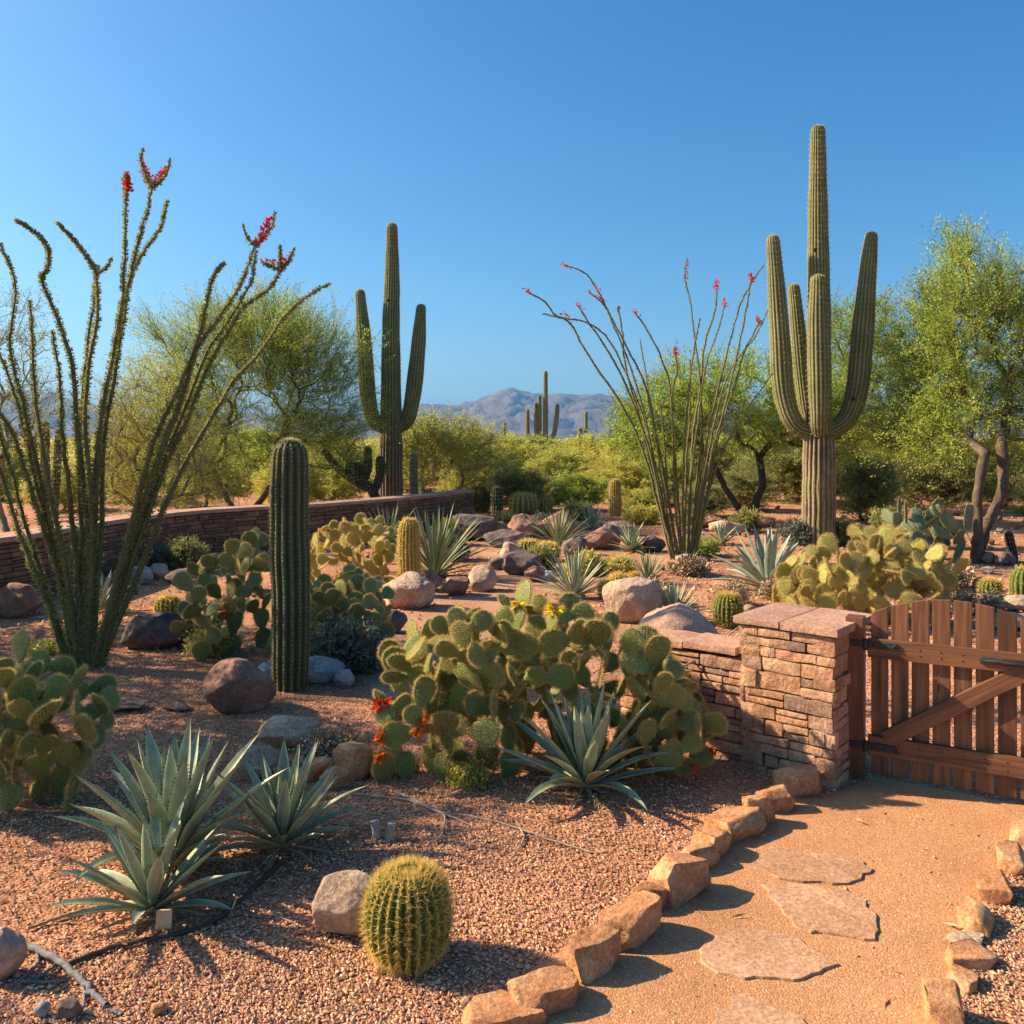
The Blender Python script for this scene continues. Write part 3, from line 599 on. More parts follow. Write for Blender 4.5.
def wool_cap(g, tip, T, r, rs, n=240, L=.03, mat=1):
    d = norm(rs.normal(size=(n, 3)) + np.asarray(T) * 1.6); spikes(g, np.asarray(tip) - np.asarray(T) * r * 1.0 + d * r * .97, d + rs.normal(size=(n, 3)) * .4, L, .004, mat, None, rs)
def cactus_part(name, parent, base, ctrl, rads, nr, mats, seed=1, wool=True, **k):
    g = G(); rs = np.random.RandomState(seed); c = [np.array(p) - np.array(base) for p in ctrl]; ribcol(g, c, rads, nr, rs=rs, **k)
    if wool:
        T = norm(c[-1] - c[-2]); wool_cap(g, c[-1] + T * rads[-1], T, rads[-1], rs, 200, .02)
    return g.obj(name, mats, parent)

SG = [M['saguaro'], M['spine']]
def saguaro(base, label, trunk, tr, arms, cork=None, seed=1, nr=18, spine=.09, sl=.035, n=50, grp=None, name='saguaro', sw=.003):
    r = empty(name, base); tag(r, label, 'cactus', grp)
    tk = cactus_part('trunk', r, base, trunk, tr, nr, SG, seed, n=n, spine=spine, sl=sl, sw=sw)
    for i, (c, rr_) in enumerate(arms): cactus_part('arm', r, base, c, rr_, max(12, nr - 4), SG, seed + i + 1, n=36, spine=spine, sl=sl, sw=sw)
    if cork:
        g = G(); ribcol(g, [np.array(p) - np.array(base) for p in cork[0]], cork[1], nr, rs=np.random.RandomState(4), n=24, cap=False, depth=.2)
        g.obj('bark_base', M['cork'], r)
    return r
# right saguaro
Y = 15.4; b = at(818, 545); q = lambda px, py, dy=0: P(px, py, Y + dy)
saguaro(b, 'tall saguaro on the right with a woody base and four upright arms', [q(818, 552), q(818, 480), q(819, 430), q(819, 320), q(818, 220), q(818, 132)], [.27, .255, .20, .19, .165, .12],
 [([q(812, 432), q(795, 424), q(784, 395), q(780, 340), q(776, 280), q(773, 241)], [.15, .17, .18, .165, .14, .11]),
  ([q(815, 430, .25), q(808, 418, .45), q(803, 385, .5), q(798, 330, .5), q(794, 289, .5)], [.11, .13, .14, .13, .10]),
  ([q(819, 432, -.2), q(819, 420, -.38), q(819, 390, -.42), q(818, 330, -.42), q(818, 282, -.42)], [.12, .17, .185, .17, .13]),
  ([q(828, 432), q(846, 420), q(857, 390), q(862, 340), q(867, 280), q(871, 238)], [.15, .18, .19, .18, .15, .11])],
 ([q(818, 552), q(819, 500), q(819, 436)], [.285, .275, .262]), seed=10, nr=20)
Y = 21.6; b = at(392, 515)
saguaro(b, 'tall saguaro left of centre with two upcurved arms behind the curved wall', [q(391, 520), q(391, 470), q(391, 420), q(391, 330), q(392, 280), q(392, 228)], [.27, .27, .25, .22, .19, .13],
 [([q(386, 428), q(374, 420), q(368, 395), q(364, 340), q(360, 294)], [.17, .19, .195, .17, .12]),
  ([q(396, 428), q(407, 420), q(413, 395), q(418, 350), q(421, 309)], [.17, .19, .195, .17, .12])],
 ([q(391, 520), q(391, 480), q(391, 436)], [.29, .285, .275]), seed=20, nr=20)
def hole(root, p, r_):
    g = G(); V, Fc = ICO[3]; V = V * [r_, r_ * .35, r_ * 1.15]; g.add(V, Fc); o = g.obj('nest_hole_shade', M['iron'], root, True, Matrix.Translation(p - root.location))  # near-black flattened blob on the skin; the hole's inner shade is its colour
sg_ = [o for o in COL.objects if o.name.startswith('saguaro')]
hole(sg_[0], P(853, 399, 15.4 - .17), .035); hole(sg_[0], P(815, 250, 15.4 - .17), .03); hole(sg_[1], P(388, 300, 21.6 - .19), .04)
# far saguaros
Y = 70.0
b = P(546, 463, 70); b.z = 0
saguaro(b, 'distant saguaro with clustered arms rising above the brush in front of the mountains', [q(545.5, 463), q(545.5, 420), q(545.5, 373)], [.2, .2, .17], [([q(543, 436), q(540, 432), q(539.5, 415), q(539.5, 397)], [.15, .17, .17, .15]), ([q(541, 438), q(536.5, 434), q(536, 418), q(535.5, 404)], [.15, .16, .16, .14]), ([q(549, 440), q(554, 434), q(556.5, 418), q(557.5, 406)], [.16, .19, .19, .16])], seed=30, nr=12, spine=0, n=24)
for px, y0, y1, r_, lab in ((527.5, 463, 411, .17, 'distant single stemmed saguaro just left of the clustered one'), (586, 463, 413, .15, 'distant thin saguaro spear right of the clustered one'), (580, 463, 430, .22, 'short distant saguaro stub left of the thin spear'), (504.5, 463, 424, .14, 'faint distant saguaro tip farthest left of the clustered one')):
    b = P(px, y0, 70); b.z = 0; saguaro(b, lab, [q(px, 463), q(px, (y0 + y1) / 2), q(px, y1)], [r_, r_, r_ * .9], [], seed=int(px), nr=12, spine=0, n=12)
# column cacti
def column(px, py, topy, wpx, label, mats, nr=14, spine=.03, sl=.02, spn=6, seed=1, Y=None, lean=0, depth=.16, name='column_cactus', sw=.0012, grp=None, dome=1.0):
    b = at(px, py) if Y is None else Vector(((px - 512) / F * Y, Y, 0)); Yb = b.y; r = wpx / F * Yb / 2; top = EYE + (HZ - topy) / F * Yb
    e = empty(name, b); tag(e, label, 'cactus', grp); h = top - r * dome
    wb = r * .05; c = [(0, 0, -.04), (lean * .3 + wb, 0, h * .35), (lean * .7 - wb * .5, 0, h * .7), (lean, 0, h)]; g = G(); rs = np.random.RandomState(seed)
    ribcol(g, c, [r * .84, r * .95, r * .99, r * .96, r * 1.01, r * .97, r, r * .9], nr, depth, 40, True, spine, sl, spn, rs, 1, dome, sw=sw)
    T = norm(np.array(c[-1], float) - np.array(c[-2])); wool_cap(g, np.array(c[-1]) + T * r * .9 * dome, T, r * .8, rs, 260, r * .18, 1); g.obj('stem', mats, e); return e
CM = [M['column'], M['spine']]
column(290, 688, 437, 39, 'tall single dark green column cactus in front of the left prickly pears', CM, 15, .028, .018, 7, 5)
column(409, 596, 517, 22, 'golden yellow torch cactus standing beside the big yucca', [M['torch'], M['goldspine']], 18, .035, .035, 7, 6, sw=.003)
column(615, 516, 478, 12, 'stout brown spined barrel column in front of the brush, right of centre', [M['torch'], M['spine']], 16, .06, .05, 6, 7, sw=.005)
column(555, 505, 487, 10, 'short green column cactus beside the far mounds', CM, 14, .08, .05, 5, 8, sw=.005)
column(497, 518, 485, 12, 'short dark column cactus behind the far boulders', CM, 14, .08, .04, 5, 9, sw=.005)
column(414, 520, 452, 8, 'thin brownish column cactus right of the left saguaro', [M['cork'], M['spine']], 12, .08, .04, 5, 10, sw=.005)
column(45, 505, 420, 9, 'thicker dark column cactus in the pair beyond the curved wall at far left', CM, 12, .1, .05, 4, 11, Y=20, sw=.005)
column(54, 500, 428, 8, 'slimmer leaning column cactus in the pair beyond the curved wall at far left', CM, 12, .1, .05, 4, 12, Y=21, sw=.005, lean=.12)
column(1014, 562, 530, 9, 'small dark leaning post cactus near the right edge', [M['darkbark'], M['spine']], 12, .06, .03, 5, 13, lean=-.08, sw=.003)

# cholla beside the saguaro
def cholla(base, segs, label):
    e = empty('cholla_cactus', base); tag(e, label, 'cactus')
    for nm, c, r_ in segs:
        g = G(); ribcol(g, [np.array(p) - np.array(base) for p in c], r_, 9, .25, 16, True, .07, .045, 6, np.random.RandomState(7), 1, sw=.004); g.obj(nm, [M['column'] if nm == 'joint' else M['bark'], M['spine']], e)
Y = 20.5; b = Vector(((372 - 512) / F * Y, Y, 0))
cholla(b, [('trunk', [q(378, 521), q(376, 500), q(370, 488), q(364, 482)], [.13, .12, .11, .1]), ('branch', [q(368, 488), q(350, 478), q(336, 466), q(325, 452)], [.11, .1, .09, .07]), ('branch', [q(372, 494), q(378, 482), q(381, 472)], [.1, .1, .1]),
 ('joint', [q(352, 476), q(351, 468), q(350, 462)], [.1, .13, .1]), ('joint', [q(358, 482), q(357, 472), q(358, 466)], [.1, .12, .1]), ('joint', [q(363, 484), q(367, 468), q(368, 450)], [.08, .12, .09]), ('joint', [q(381, 474), q(381, 466), q(380, 460)], [.11, .13, .1])],
 'gnarled dark cholla cactus with stubby joints just left of the left saguaro')

# ---------------------------------------------------------------- barrels
def barrel(px, py, wpx, hpx, label, nr=26, name='barrel_cactus', dens=13, sl=.03, sw=.0011, spn=7, skin='barrel', sp='goldspine', Y=None):
    b = at(px, py) if Y is None else Vector(((px - 512) / F * Y, Y, 0)); r = wpx / F * b.y / 2; h = hpx / F * b.y * .96
    e = empty(name, b); tag(e, label, 'cactus'); rs = np.random.RandomState(int(px))
    k = 30; a = np.linspace(-1.15, np.pi / 2, k); zc = h * .5; z = zc + np.sin(a) * h * .5; rad = np.maximum(np.abs(np.cos(a)) ** .58 * r, .003); rad[-3:] *= np.array([.95, .8, .4])
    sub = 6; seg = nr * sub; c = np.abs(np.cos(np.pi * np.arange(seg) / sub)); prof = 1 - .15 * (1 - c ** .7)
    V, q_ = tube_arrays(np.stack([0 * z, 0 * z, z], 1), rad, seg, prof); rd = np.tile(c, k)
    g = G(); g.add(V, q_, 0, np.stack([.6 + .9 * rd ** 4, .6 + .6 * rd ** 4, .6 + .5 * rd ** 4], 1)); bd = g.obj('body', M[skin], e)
    g = G(); PP, DD = [], []
    for ai in np.linspace(-1.1, 1.45, dens):
        zz = zc + np.sin(ai) * h * .5; rr_ = abs(math.cos(ai)) ** .58 * r * 1.0; th = (np.arange(nr)) / nr * 2 * np.pi
        # align to frame of tube
        T, N, B = frames(np.array([[0, 0, 0], [0, 0, 1.]])); o_ = N[0] * np.cos(th)[:, None] + B[0] * np.sin(th)[:, None]
        for _ in range(spn): PP.append(o_ * rr_ * .98 + np.array([0, 0, zz])); DD.append(o_ * math.cos(ai) * .8 + np.array([0, 0, math.sin(ai) * .9 + .15]) + rs.normal(size=(nr, 3)) * .52)
    PP = np.concatenate(PP); DD = np.concatenate(DD); spikes(g, PP, DD, sl * (.6 + .7 * rs.rand(len(PP))), sw, 0, None, rs)
    n = 300; d = norm(rs.normal(size=(n, 3)) * [1, 1, .2] + [0, 0, 1.2]); p0 = np.stack([rs.normal(size=n) * r * .22, rs.normal(size=n) * r * .22, np.full(n, h * .965)], 1); spikes(g, p0, d, sl * .8, sw * 1.3, 0, None, rs)
    g.obj('spine_coat', M[sp], bd, True, Matrix()); return e
barrel(408, 960, 87, 94, 'large round golden barrel cactus standing in the gravel in front', 26, dens=19, sl=.032, sw=.0011, spn=13)
barrel(728, 627, 30, 35, 'golden barrel cactus behind the low wall, left of the pillar', 20, dens=12, sl=.04, sw=.002)
barrel(168, 616, 26, 20, 'small yellow barrel cactus between the dark rock and the curved wall', 18, dens=10, sl=.05, sw=.002)
barrel(990, 597, 22, 18, 'small yellow green barrel cactus behind the gate', 16, dens=9, sl=.04, sw=.003)
barrel(1026, 602, 30, 36, 'pale green barrel cactus cut by the right edge', 16, dens=9, sl=.04, sw=.003)
barrel(528, 560, 24, 20, 'left one of two yellow green mounds by the garden path bend', 16, dens=9, sl=.06, sw=.004)
barrel(546, 561, 28, 18, 'right one of two yellow green mounds by the garden path bend', 16, dens=9, sl=.06, sw=.004)
barrel(523, 515, 30, 22, 'wide pale yellow green mound behind the far boulders', 16, dens=9, sl=.08, sw=.006, skin='torch')
barrel(543, 512, 20, 16, 'smaller yellow green mound next to the short green column', 16, dens=9, sl=.08, sw=.006, skin='torch')
barrel(618, 590, 20, 16, 'bright yellow cactus mound behind the pale granite boulder', 16, dens=9, sl=.05, sw=.004, skin='torch')
barrel(606, 598, 16, 17, 'smaller yellow green cactus mound left of the pale granite boulder', 16, dens=9, sl=.04, sw=.003, skin='torch')
barrel(634, 586, 14, 13, 'tiny yellow cactus tucked against the pale grassy tuft', 16, dens=9, sl=.04, sw=.003, skin='torch')

# ---------------------------------------------------------------- prickly pears
def pad_mesh(seed, skin, fat=.09, wide=.74, spn=4, sl=.16, sw=.006, long_=False):
    rs = np.random.RandomState(seed); nu, nv = 14, 20; u = np.linspace(0, 1, nu); v = np.arange(nv) / nv * 2 * np.pi
    z = (1 - np.cos(u * np.pi)) / 2; wv = np.sin(u * np.pi) ** .85 * (.52 + .75 * z ** .8) if not long_ else np.sin(u * np.pi) ** .6 * (.7 + .3 * z)
    wv = wv / wv.max() * wide / 2; th = fat / 2 * (1.25 - .55 * z) * np.sin(u * np.pi) ** .5
    X = wv[:, None] * np.cos(v); Yv = th[:, None] * np.sin(v); bend = rs.uniform(-.08, .08); Yv = Yv + bend * (z[:, None] - .5) ** 2 * 2 + rs.uniform(-.05, .05) * (X * 2) ** 2
    Zv = np.repeat(z[:, None], nv, 1) + .015 * np.sin(v * 2 + seed)[None]
    V = np.stack([X, Yv, Zv], -1).reshape(-1, 3); i, j = np.meshgrid(np.arange(nu - 1), np.arange(nv), indexing='ij')
    q_ = np.stack([i * nv + j, i * nv + (j + 1) % nv, (i + 1) * nv + (j + 1) % nv, (i + 1) * nv + j], -1).reshape(-1, 4)
    rim = np.abs(np.cos(v)) ** 3; t = .9 + .25 * np.repeat(rim[None], nu, 0).ravel()
    g = G(); g.add(V, q_, 0, np.stack([t, t * .98, t * .9], 1))
    pts, nr_ = [], []
    for a in np.arange(.08, .97, .085):
        k = 0 if int(a / .085) % 2 else .5
        w_ = np.interp(a, z, wv); t_ = np.interp(a, z, th)
        for b_ in np.arange(-5, 6) + k:
            x = b_ * .095
            if abs(x) > w_ * .95: continue
            yy = t_ * math.sqrt(max(0, 1 - (x / w_) ** 2)); yb = bend * (a - .5) ** 2 * 2
            for s_ in (-1, 1): pts.append((x, s_ * yy + yb, a)); nr_.append((x * .8, s_ * 1, (a - .5) * .5))
    for a in np.linspace(.35, 1.0, 13):
        w_ = np.interp(a, z, wv)
        for s_ in (-1, 1): 
            for _ in range(5): pts.append((s_ * w_ * .97, 0, a)); nr_.append((s_ * .9, 0, (a - .45) * 2.2))
    for x in np.linspace(-.2, .2, 7):
        for _ in range(4): pts.append((x, 0, .985 - x * x * .9)); nr_.append((x, 0, 1))
    pts = np.repeat(np.array(pts), spn, 0); nr_ = np.repeat(norm(np.array(nr_)), spn, 0)
    spikes(g, pts, nr_ + rs.normal(size=pts.shape) * .5, sl * (.4 + .8 * rs.rand(len(pts))), sw, 1, None, rs)
    return g.mesh('pad', [M[skin], M['padspine']], True)
PRINT = False
PADS = {}
for skin, kw in (('pad', dict(spn=5, sl=.15, sw=.005)), ('padlit', dict(spn=3, sl=.17, sw=.008)), ('padblue', dict(spn=1, sl=.08, sw=.006, wide=.42, long_=True)), ('padfar', dict(spn=3, sl=.14, sw=.006))):
    PADS[skin] = [pad_mesh(s_ + 50, skin, **kw) for s_ in range(5)]
def petals(m, seed, n=26, L=1.0):
    g = G(); rs = np.random.RandomState(seed); d = norm(rs.normal(size=(n, 3)) * [1, 1, .5] + [0, 0, .5]); leafs(g, np.zeros((n, 3)) + d * .1, d, L * (.7 + .4 * rs.rand(n)), .28, 0, .8 + .4 * rs.rand(n, 1) * np.ones((1, 3)), rs)
    return g.mesh('flower', m)
FL = {k: petals(M[k], 3) for k in ('orange', 'red', 'yellow')}
def pear(name, label, base, xs, top, size, n, skin='pad', seed=1, depth=.5, flowers=(), cap=100, face=.75, tip='pad'):
    """base: centre on the ground; xs=(xmin,xmax) relative; top(x)->max height there; size: pad length"""
    rs = random.Random(seed); e = empty(name, base); tag(e, label, 'cactus'); pads = []; fr = []
    nb = max(3, int((xs[1] - xs[0]) / (size * .75)))
    for k in range(nb):
        for r2 in range(2):
            x = xs[0] + (xs[1] - xs[0]) * (k + .5 + rs.uniform(-.3, .3)) / nb; x *= .88; y = rs.uniform(-depth, depth) * .55
            fr.append((Vector((x, y, -.02)), Vector((x / (xs[1] - xs[0]) * .7 + rs.uniform(-.3, .3), rs.uniform(-.35, .35), 1)).normalized(), size * rs.uniform(.9, 1.15)))
    starts = fr; placed = []
    hm = size * .28; zmx = max(top(xs[0] + (xs[1] - xs[0]) * k_ / 20) for k_ in range(21))
    for tr in range(16000):
        if len(pads) >= min(n, cap): break
        if starts and (len(pads) < 4 or rs.random() < .12): p, d, s = starts.pop(rs.randrange(len(starts)))
        elif pads:
            tx = rs.uniform(xs[0] + hm, xs[1] - hm); tz = top(tx) * rs.uniform(.15, 1) ** .8; t_ = Vector((tx, rs.uniform(-depth, depth), tz))
            o_, p0, d0, s0, x0 = min(pads, key=lambda q_: (q_[1] + q_[2] * q_[3] * .6 - t_).length + rs.uniform(0, size * .4)); v = t_ - (p0 + d0 * s0 * .5)
            th = math.atan2(v.dot(x0), v.dot(d0)); th = max(-1.25, min(1.25, th)); p = p0 + d0 * s0 * (.56 + .38 * math.cos(th)) + x0 * math.sin(th) * s0 * .33; s = size * rs.uniform(.72, 1.12)
            d = ((t_ - p).normalized() + Vector((0, 0, .55)) + (d0 * math.cos(th) + x0 * math.sin(th)) * .8).normalized()
            if d.z < -.15: continue
        else: continue
        az = rs.gauss(0, face); nrm = Vector((math.sin(az), -math.cos(az), rs.uniform(-.25, .35))); xa = d.cross(nrm)
        if xa.length < .1: xa = Vector((1, 0, 0))
        xa.normalize(); ya = d.cross(xa).normalized(); c = p + d * s * .5
        if c.z + s * .42 > top(c.x) or c.z < s * .3 or c.x < xs[0] + hm or c.x > xs[1] - hm or abs(c.y) > depth: continue
        if any((c - q_).length < size * .42 or math.hypot(c.x - q_.x, c.z - q_.z) < size * .23 for q_ in placed): continue
        placed.append(c); mtx = Matrix((xa, ya, d)).transposed().to_4x4(); mtx.translation = p; mtx = mtx @ Matrix.Diagonal((s, s, s, 1))
        o = link('pad', rs.choice(PADS[skin]), e, mtx); pads.append((o, p, d, s, xa))
    if PRINT: print('PEAR', label[:30], len(pads), tr)
    for k, (fx, fz, col, s) in enumerate(flowers):
        # attach to the rim of the nearest front pad
        best = min(pads, key=lambda t: abs((t[1] + t[2] * t[3]).x - fx) + abs((t[1] + t[2] * t[3]).z - fz) + .5 * max(0, (t[1] + t[2] * t[3]).y + .1))
        tp = best[2] * best[3] * 1.0 + best[1]; lp = Vector((0, 0, 1.0))
        q_ = Quaternion((rs.uniform(-1, 1), rs.uniform(-1, 1), rs.uniform(-1, 1)), rs.uniform(0, .6)); mt = Matrix.Translation(lp) @ q_.to_matrix().to_4x4() @ Matrix.Diagonal((s / best[3],) * 3 + (1,))
        link('flower', FL[col], best[0], mt)
    return e
def hull(pts):
    xs_ = [p[0] for p in pts]; zs = [p[1] for p in pts]; return lambda x: float(np.interp(x, xs_, zs))
def pear_px(name, label, cx, by, prof, size, n, **k):
    """prof: list of (px, py) silhouette top"""
    b = at(cx, by); pts = [((px - cx) / F * b.y, EYE + (HZ - py) / F * b.y) for px, py in prof]
    fl = [((px - cx) / F * b.y, EYE + (HZ - py) / F * b.y, c, s) for px, py, c, s in k.pop('fl', [])]
    return pear(name, label, b, (pts[0][0], pts[-1][0]), hull(pts), size, n, flowers=fl, **k)
pear_px('prickly_pear', 'foreground prickly pear at the left edge glowing with yellow spines', 25, 800, [(-70, 690), (-20, 645), (20, 650), (60, 668), (80, 690), (108, 680)], .165, 100, seed=4, depth=.33)
pear_px('prickly_pear', 'large central prickly pear mound with orange and red flowers at its left side', 445, 768, [(376, 655), (392, 640), (420, 622), (445, 612), (475, 603), (500, 600), (520, 612)], .168, 100, seed=7, depth=.34, fl=[(395, 700, 'red', .06), (432, 704, 'orange', .055), (425, 718, 'orange', .06), (383, 718, 'orange', .05), (380, 745, 'orange', .05)])
pear_px('prickly_pear', 'tall prickly pear with two yellow flowers directly behind the centre agave', 570, 762, [(490, 612), (505, 597), (530, 590), (555, 590), (585, 606), (620, 612), (650, 612), (662, 640)], .172, 100, seed=27, depth=.36, fl=[(530, 595, 'yellow', .05), (552, 600, 'yellow', .06)])
pear_px('prickly_pear', 'smaller prickly pear against the low wall, right of the centre agave', 672, 772, [(630, 690), (645, 650), (668, 650), (680, 672), (700, 690), (712, 730)], .16, 70, seed=9, depth=.28, fl=[(700, 755, 'orange', .045), (712, 750, 'orange', .03)])
pear_px('prickly_pear', 'grey green prickly pear left of the dark column cactus', 245, 652, [(178, 600), (195, 560), (225, 542), (245, 530), (275, 532), (305, 560)], .18, 100, skin='padfar', seed=12, depth=.6, fl=[(206, 612, 'orange', .06), (246, 605, 'orange', .06)])
pear_px('prickly_pear', 'rounded green prickly pear right of the dark column cactus', 335, 655, [(290, 590), (310, 576), (345, 571), (375, 580), (392, 610)], .17, 100, skin='padfar', seed=13, depth=.45)
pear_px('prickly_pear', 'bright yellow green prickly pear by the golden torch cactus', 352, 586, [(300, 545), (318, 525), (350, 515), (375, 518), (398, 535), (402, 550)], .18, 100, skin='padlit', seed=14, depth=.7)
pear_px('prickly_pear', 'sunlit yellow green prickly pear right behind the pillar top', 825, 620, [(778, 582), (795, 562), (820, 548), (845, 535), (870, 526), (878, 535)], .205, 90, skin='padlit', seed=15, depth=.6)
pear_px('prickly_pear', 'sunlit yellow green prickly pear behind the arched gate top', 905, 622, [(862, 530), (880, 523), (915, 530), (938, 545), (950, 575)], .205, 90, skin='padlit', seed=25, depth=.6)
pear_px('prickly_pear', 'blue green long padded prickly pear under the right tree', 925, 562, [(890, 512), (905, 500), (930, 498), (955, 500), (966, 520)], .40, 40, skin='padblue', seed=16, depth=.6)
pear_px('prickly_pear', 'low creeping prickly pear beside the dark rock by the ocotillo', 195, 645, [(170, 622), (185, 615), (210, 615), (222, 630)], .15, 20, skin='padfar', seed=17, depth=.3, fl=[(200, 632, 'orange', .05)])
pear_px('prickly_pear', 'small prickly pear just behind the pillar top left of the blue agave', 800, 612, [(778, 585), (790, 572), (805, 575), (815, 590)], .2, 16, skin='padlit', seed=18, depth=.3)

# ---------------------------------------------------------------- agaves and yuccas
def agave_leaf(seed, mats, width, curve, chan=.35, teeth=True, dead=False, n=14, tipc=(.35, .2, .15), marg=1.75):
    rs = np.random.RandomState(seed); t = np.linspace(0, 1, n); 
    # centreline in YZ, starting upward along +Z, bending toward +Y
    a = curve * t ** 1.6 + rs.uniform(-.05, .05); ds = 1 / (n - 1); y = np.concatenate([[0], np.cumsum(np.sin(a[:-1]) * ds)]); z = np.concatenate([[0], np.cumsum(np.cos(a[:-1]) * ds)])
    wv = width / 2 * np.interp(t, [0, .12, .45, .75, .93, 1], [.62, .55, 1, .68, .2, .012]); tw = rs.uniform(-.15, .15) * t
    k = 7; u = np.linspace(-1, 1, k); T = np.stack([0 * a, np.sin(a), np.cos(a)], 1); Nn = np.stack([0 * a, -np.cos(a), np.sin(a)], 1)
    V = []; tn = []
    thick = width * .10 * (1 - t * .8)
    for side in (0, 1):
        for i in range(n):
            c = np.array([0, y[i], z[i]])
            for uu in u:
                off = Nn[i] * (abs(uu) ** 1.5 * wv[i] * chan * 1.4) + np.array([1, 0, 0]) * uu * wv[i] + Nn[i] * tw[i] * uu * wv[i]
                if side: off = off - Nn[i] * thick[i] * (1 - uu * uu)
                V.append(c + off); m_ = marg if abs(uu) > .9 else 1 + .06 * math.sin(uu * 9 + seed); base = np.array([m_, m_, m_ * (.9 if abs(uu) > .9 else 1)])
                if t[i] > .955: base = np.array(tipc)
                if t[i] < .1: base = base * np.array([1.25, 1.25, 1.05])
                tn.append(base)
    V = np.array(V); i, j = np.meshgrid(np.arange(n - 1), np.arange(k - 1), indexing='ij'); q_ = np.stack([i * k + j, i * k + j + 1, (i + 1) * k + j + 1, (i + 1) * k + j], -1).reshape(-1, 4)
    g = G(); g.add(V, np.concatenate([q_, q_[:, ::-1] + n * k]), 0, tn)
    if teeth:
        m = 22; tt = np.linspace(.1, .9, m); ww = np.interp(tt, t, wv); yy = np.interp(tt, t, y); zz = np.interp(tt, t, z)
        for s_ in (-1, 1):
            nn = np.array([np.interp(tt, t, Nn[:, c_]) for c_ in range(3)]).T; p_ = np.stack([s_ * ww, yy, zz], 1) + nn * (ww * chan * 1.4)[:, None]
            spikes(g, p_, np.tile([s_ * 1., 0, .5], (m, 1)), .022, .006, 1, None, rs)
    return g.mesh('leaf', mats, True)
AL = {}
def leafset(key, mats, width, **k):
    AL[key] = [[agave_leaf(s_ * 7 + int(c * 10) + 20, mats, width, c, **k) for s_ in range(2)] for c in (-.12, .05, .2, .42, .85)]
leafset('agave', [M['agave'], M['darkbark']], .142)
leafset('blue', [M['agaveblue'], M['darkbark']], .15, teeth=False, marg=1.15)
leafset('yucca', [M['yucca'], M['yucca']], .042, teeth=False, marg=1.5, chan=.2)
leafset('yuccag', [M['agave'], M['agave']], .065, teeth=False, marg=1.5, chan=.25)
leafset('dead', [M['deadleaf'], M['deadleaf']], .09, teeth=False, chan=.6)
def rosette(name, label, cat, base, L, n, key, seed=1, spread=(5, 85), dead=6, sizevar=.15, curvemul=1.0, heart=True, grp=None, lift=.02, tilt=(0, 0)):
    rs = random.Random(seed); e = empty(name, base); tag(e, label, cat, grp)
    for i in range(n + dead):
        isd = i >= n; f = i / max(1, n - 1); el = R(spread[0] + (spread[1] - spread[0]) * f ** .85 + rs.gauss(0, 4)) if not isd else R(rs.uniform(88, 102))
        az = i * 2.39996 + rs.uniform(-.2, .2); ci = 0 if f < .2 else 1 if f < .5 else 2 if f < .8 else 3
        if curvemul > 1: ci = min(4, ci + 1)
        if curvemul < 1: ci = max(0, ci - 1)
        if isd: ci = rs.choice([0, 2])
        if not isd and rs.random() < .2: ci = max(0, min(4, ci + rs.choice([-1, 1])))
        s = L * (1 - sizevar * (abs(f - .45) * 1.4)) * rs.uniform(.88, 1.06) * (.6 if isd else 1)
        if f < .12: s *= .86
        me = rs.choice(AL['dead' if isd else key][ci])
        m_ = Matrix.Rotation(az, 4, 'Z') @ Matrix.Translation((0, L * .035 * (.3 + f), lift + L * .05 * (1 - f))) @ Matrix.Rotation(-el, 4, 'X') @ Matrix.Diagonal((s * rs.uniform(.9, 1.1), s, s, 1))
        link('leaf', me, e, m_)
    return e
AG = [
 ('agave', 'biggest grey green agave of the left foreground group', (172, 868), .60, 34, 'agave', 3, (2, 60)),
 ('agave', 'smaller agave in front of the biggest one with a plant tag at its foot', (152, 915), .42, 30, 'agave', 5, (4, 74)),
 ('agave', 'agave on the right of the left foreground group', (282, 850), .45, 36, 'agave', 7, (3, 72)),
 ('agave', 'large pale edged agave in the centre in front of the prickly pear', (585, 790), .56, 38, 'agave', 9, (3, 74)),
 ('agave', 'large powder blue agave behind the pillar', (768, 590), .80, 34, 'blue', 11, (4, 80)),
 ('agave', 'dark green agave in the far rocks left of the second ocotillo', (632, 552), .50, 40, 'agave', 13, (4, 85)),
 ('agave', 'small blue grey agave against the curved wall', (250, 545), .62, 26, 'blue', 14, (4, 80)),
 ('agave', 'tiny dark blue agave behind the big ocotillo stems', (99, 612), .46, 20, 'blue', 15, (3, 50)),
 ('agave', 'pale green agave clump under the left saguaro in front of the wall', (345, 535), .62, 50, 'blue', 16, (3, 60)),
 ('agave', 'small pale agave right of the second ocotillo foot', (722, 545), .42, 24, 'agave', 18, (6, 85)),
 ('yucca', 'large spiky sotol with fountain of long leaves right of the torch cactus', (435, 578), 1.08, 98, 'yucca', 20, (2, 95)),
 ('yucca', 'upright pale green yucca beside the garden path', (574, 598), .62, 60, 'yuccag', 22, (2, 80)),
 ('yucca', 'small spiky yucca right of the pale granite boulder', (674, 622), .46, 60, 'yuccag', 24, (2, 88)),
 ('yucca', 'dark sotol among the far boulders', (558, 548), .78, 80, 'yucca', 26, (2, 90)),
 ('yucca', 'small green yucca at the far side of the garden path', (592, 530), .60, 50, 'yuccag', 28, (2, 88)),
 ('yucca', 'pale straw coloured grassy tuft beside the yellow cactus mounds', (648, 584), .44, 90, 'yucca', 30, (2, 90)),
 ('yucca', 'pale thin leaved yucca at the foot of the left saguaro', (388, 545), .8, 60, 'yucca', 32, (10, 95)),
]
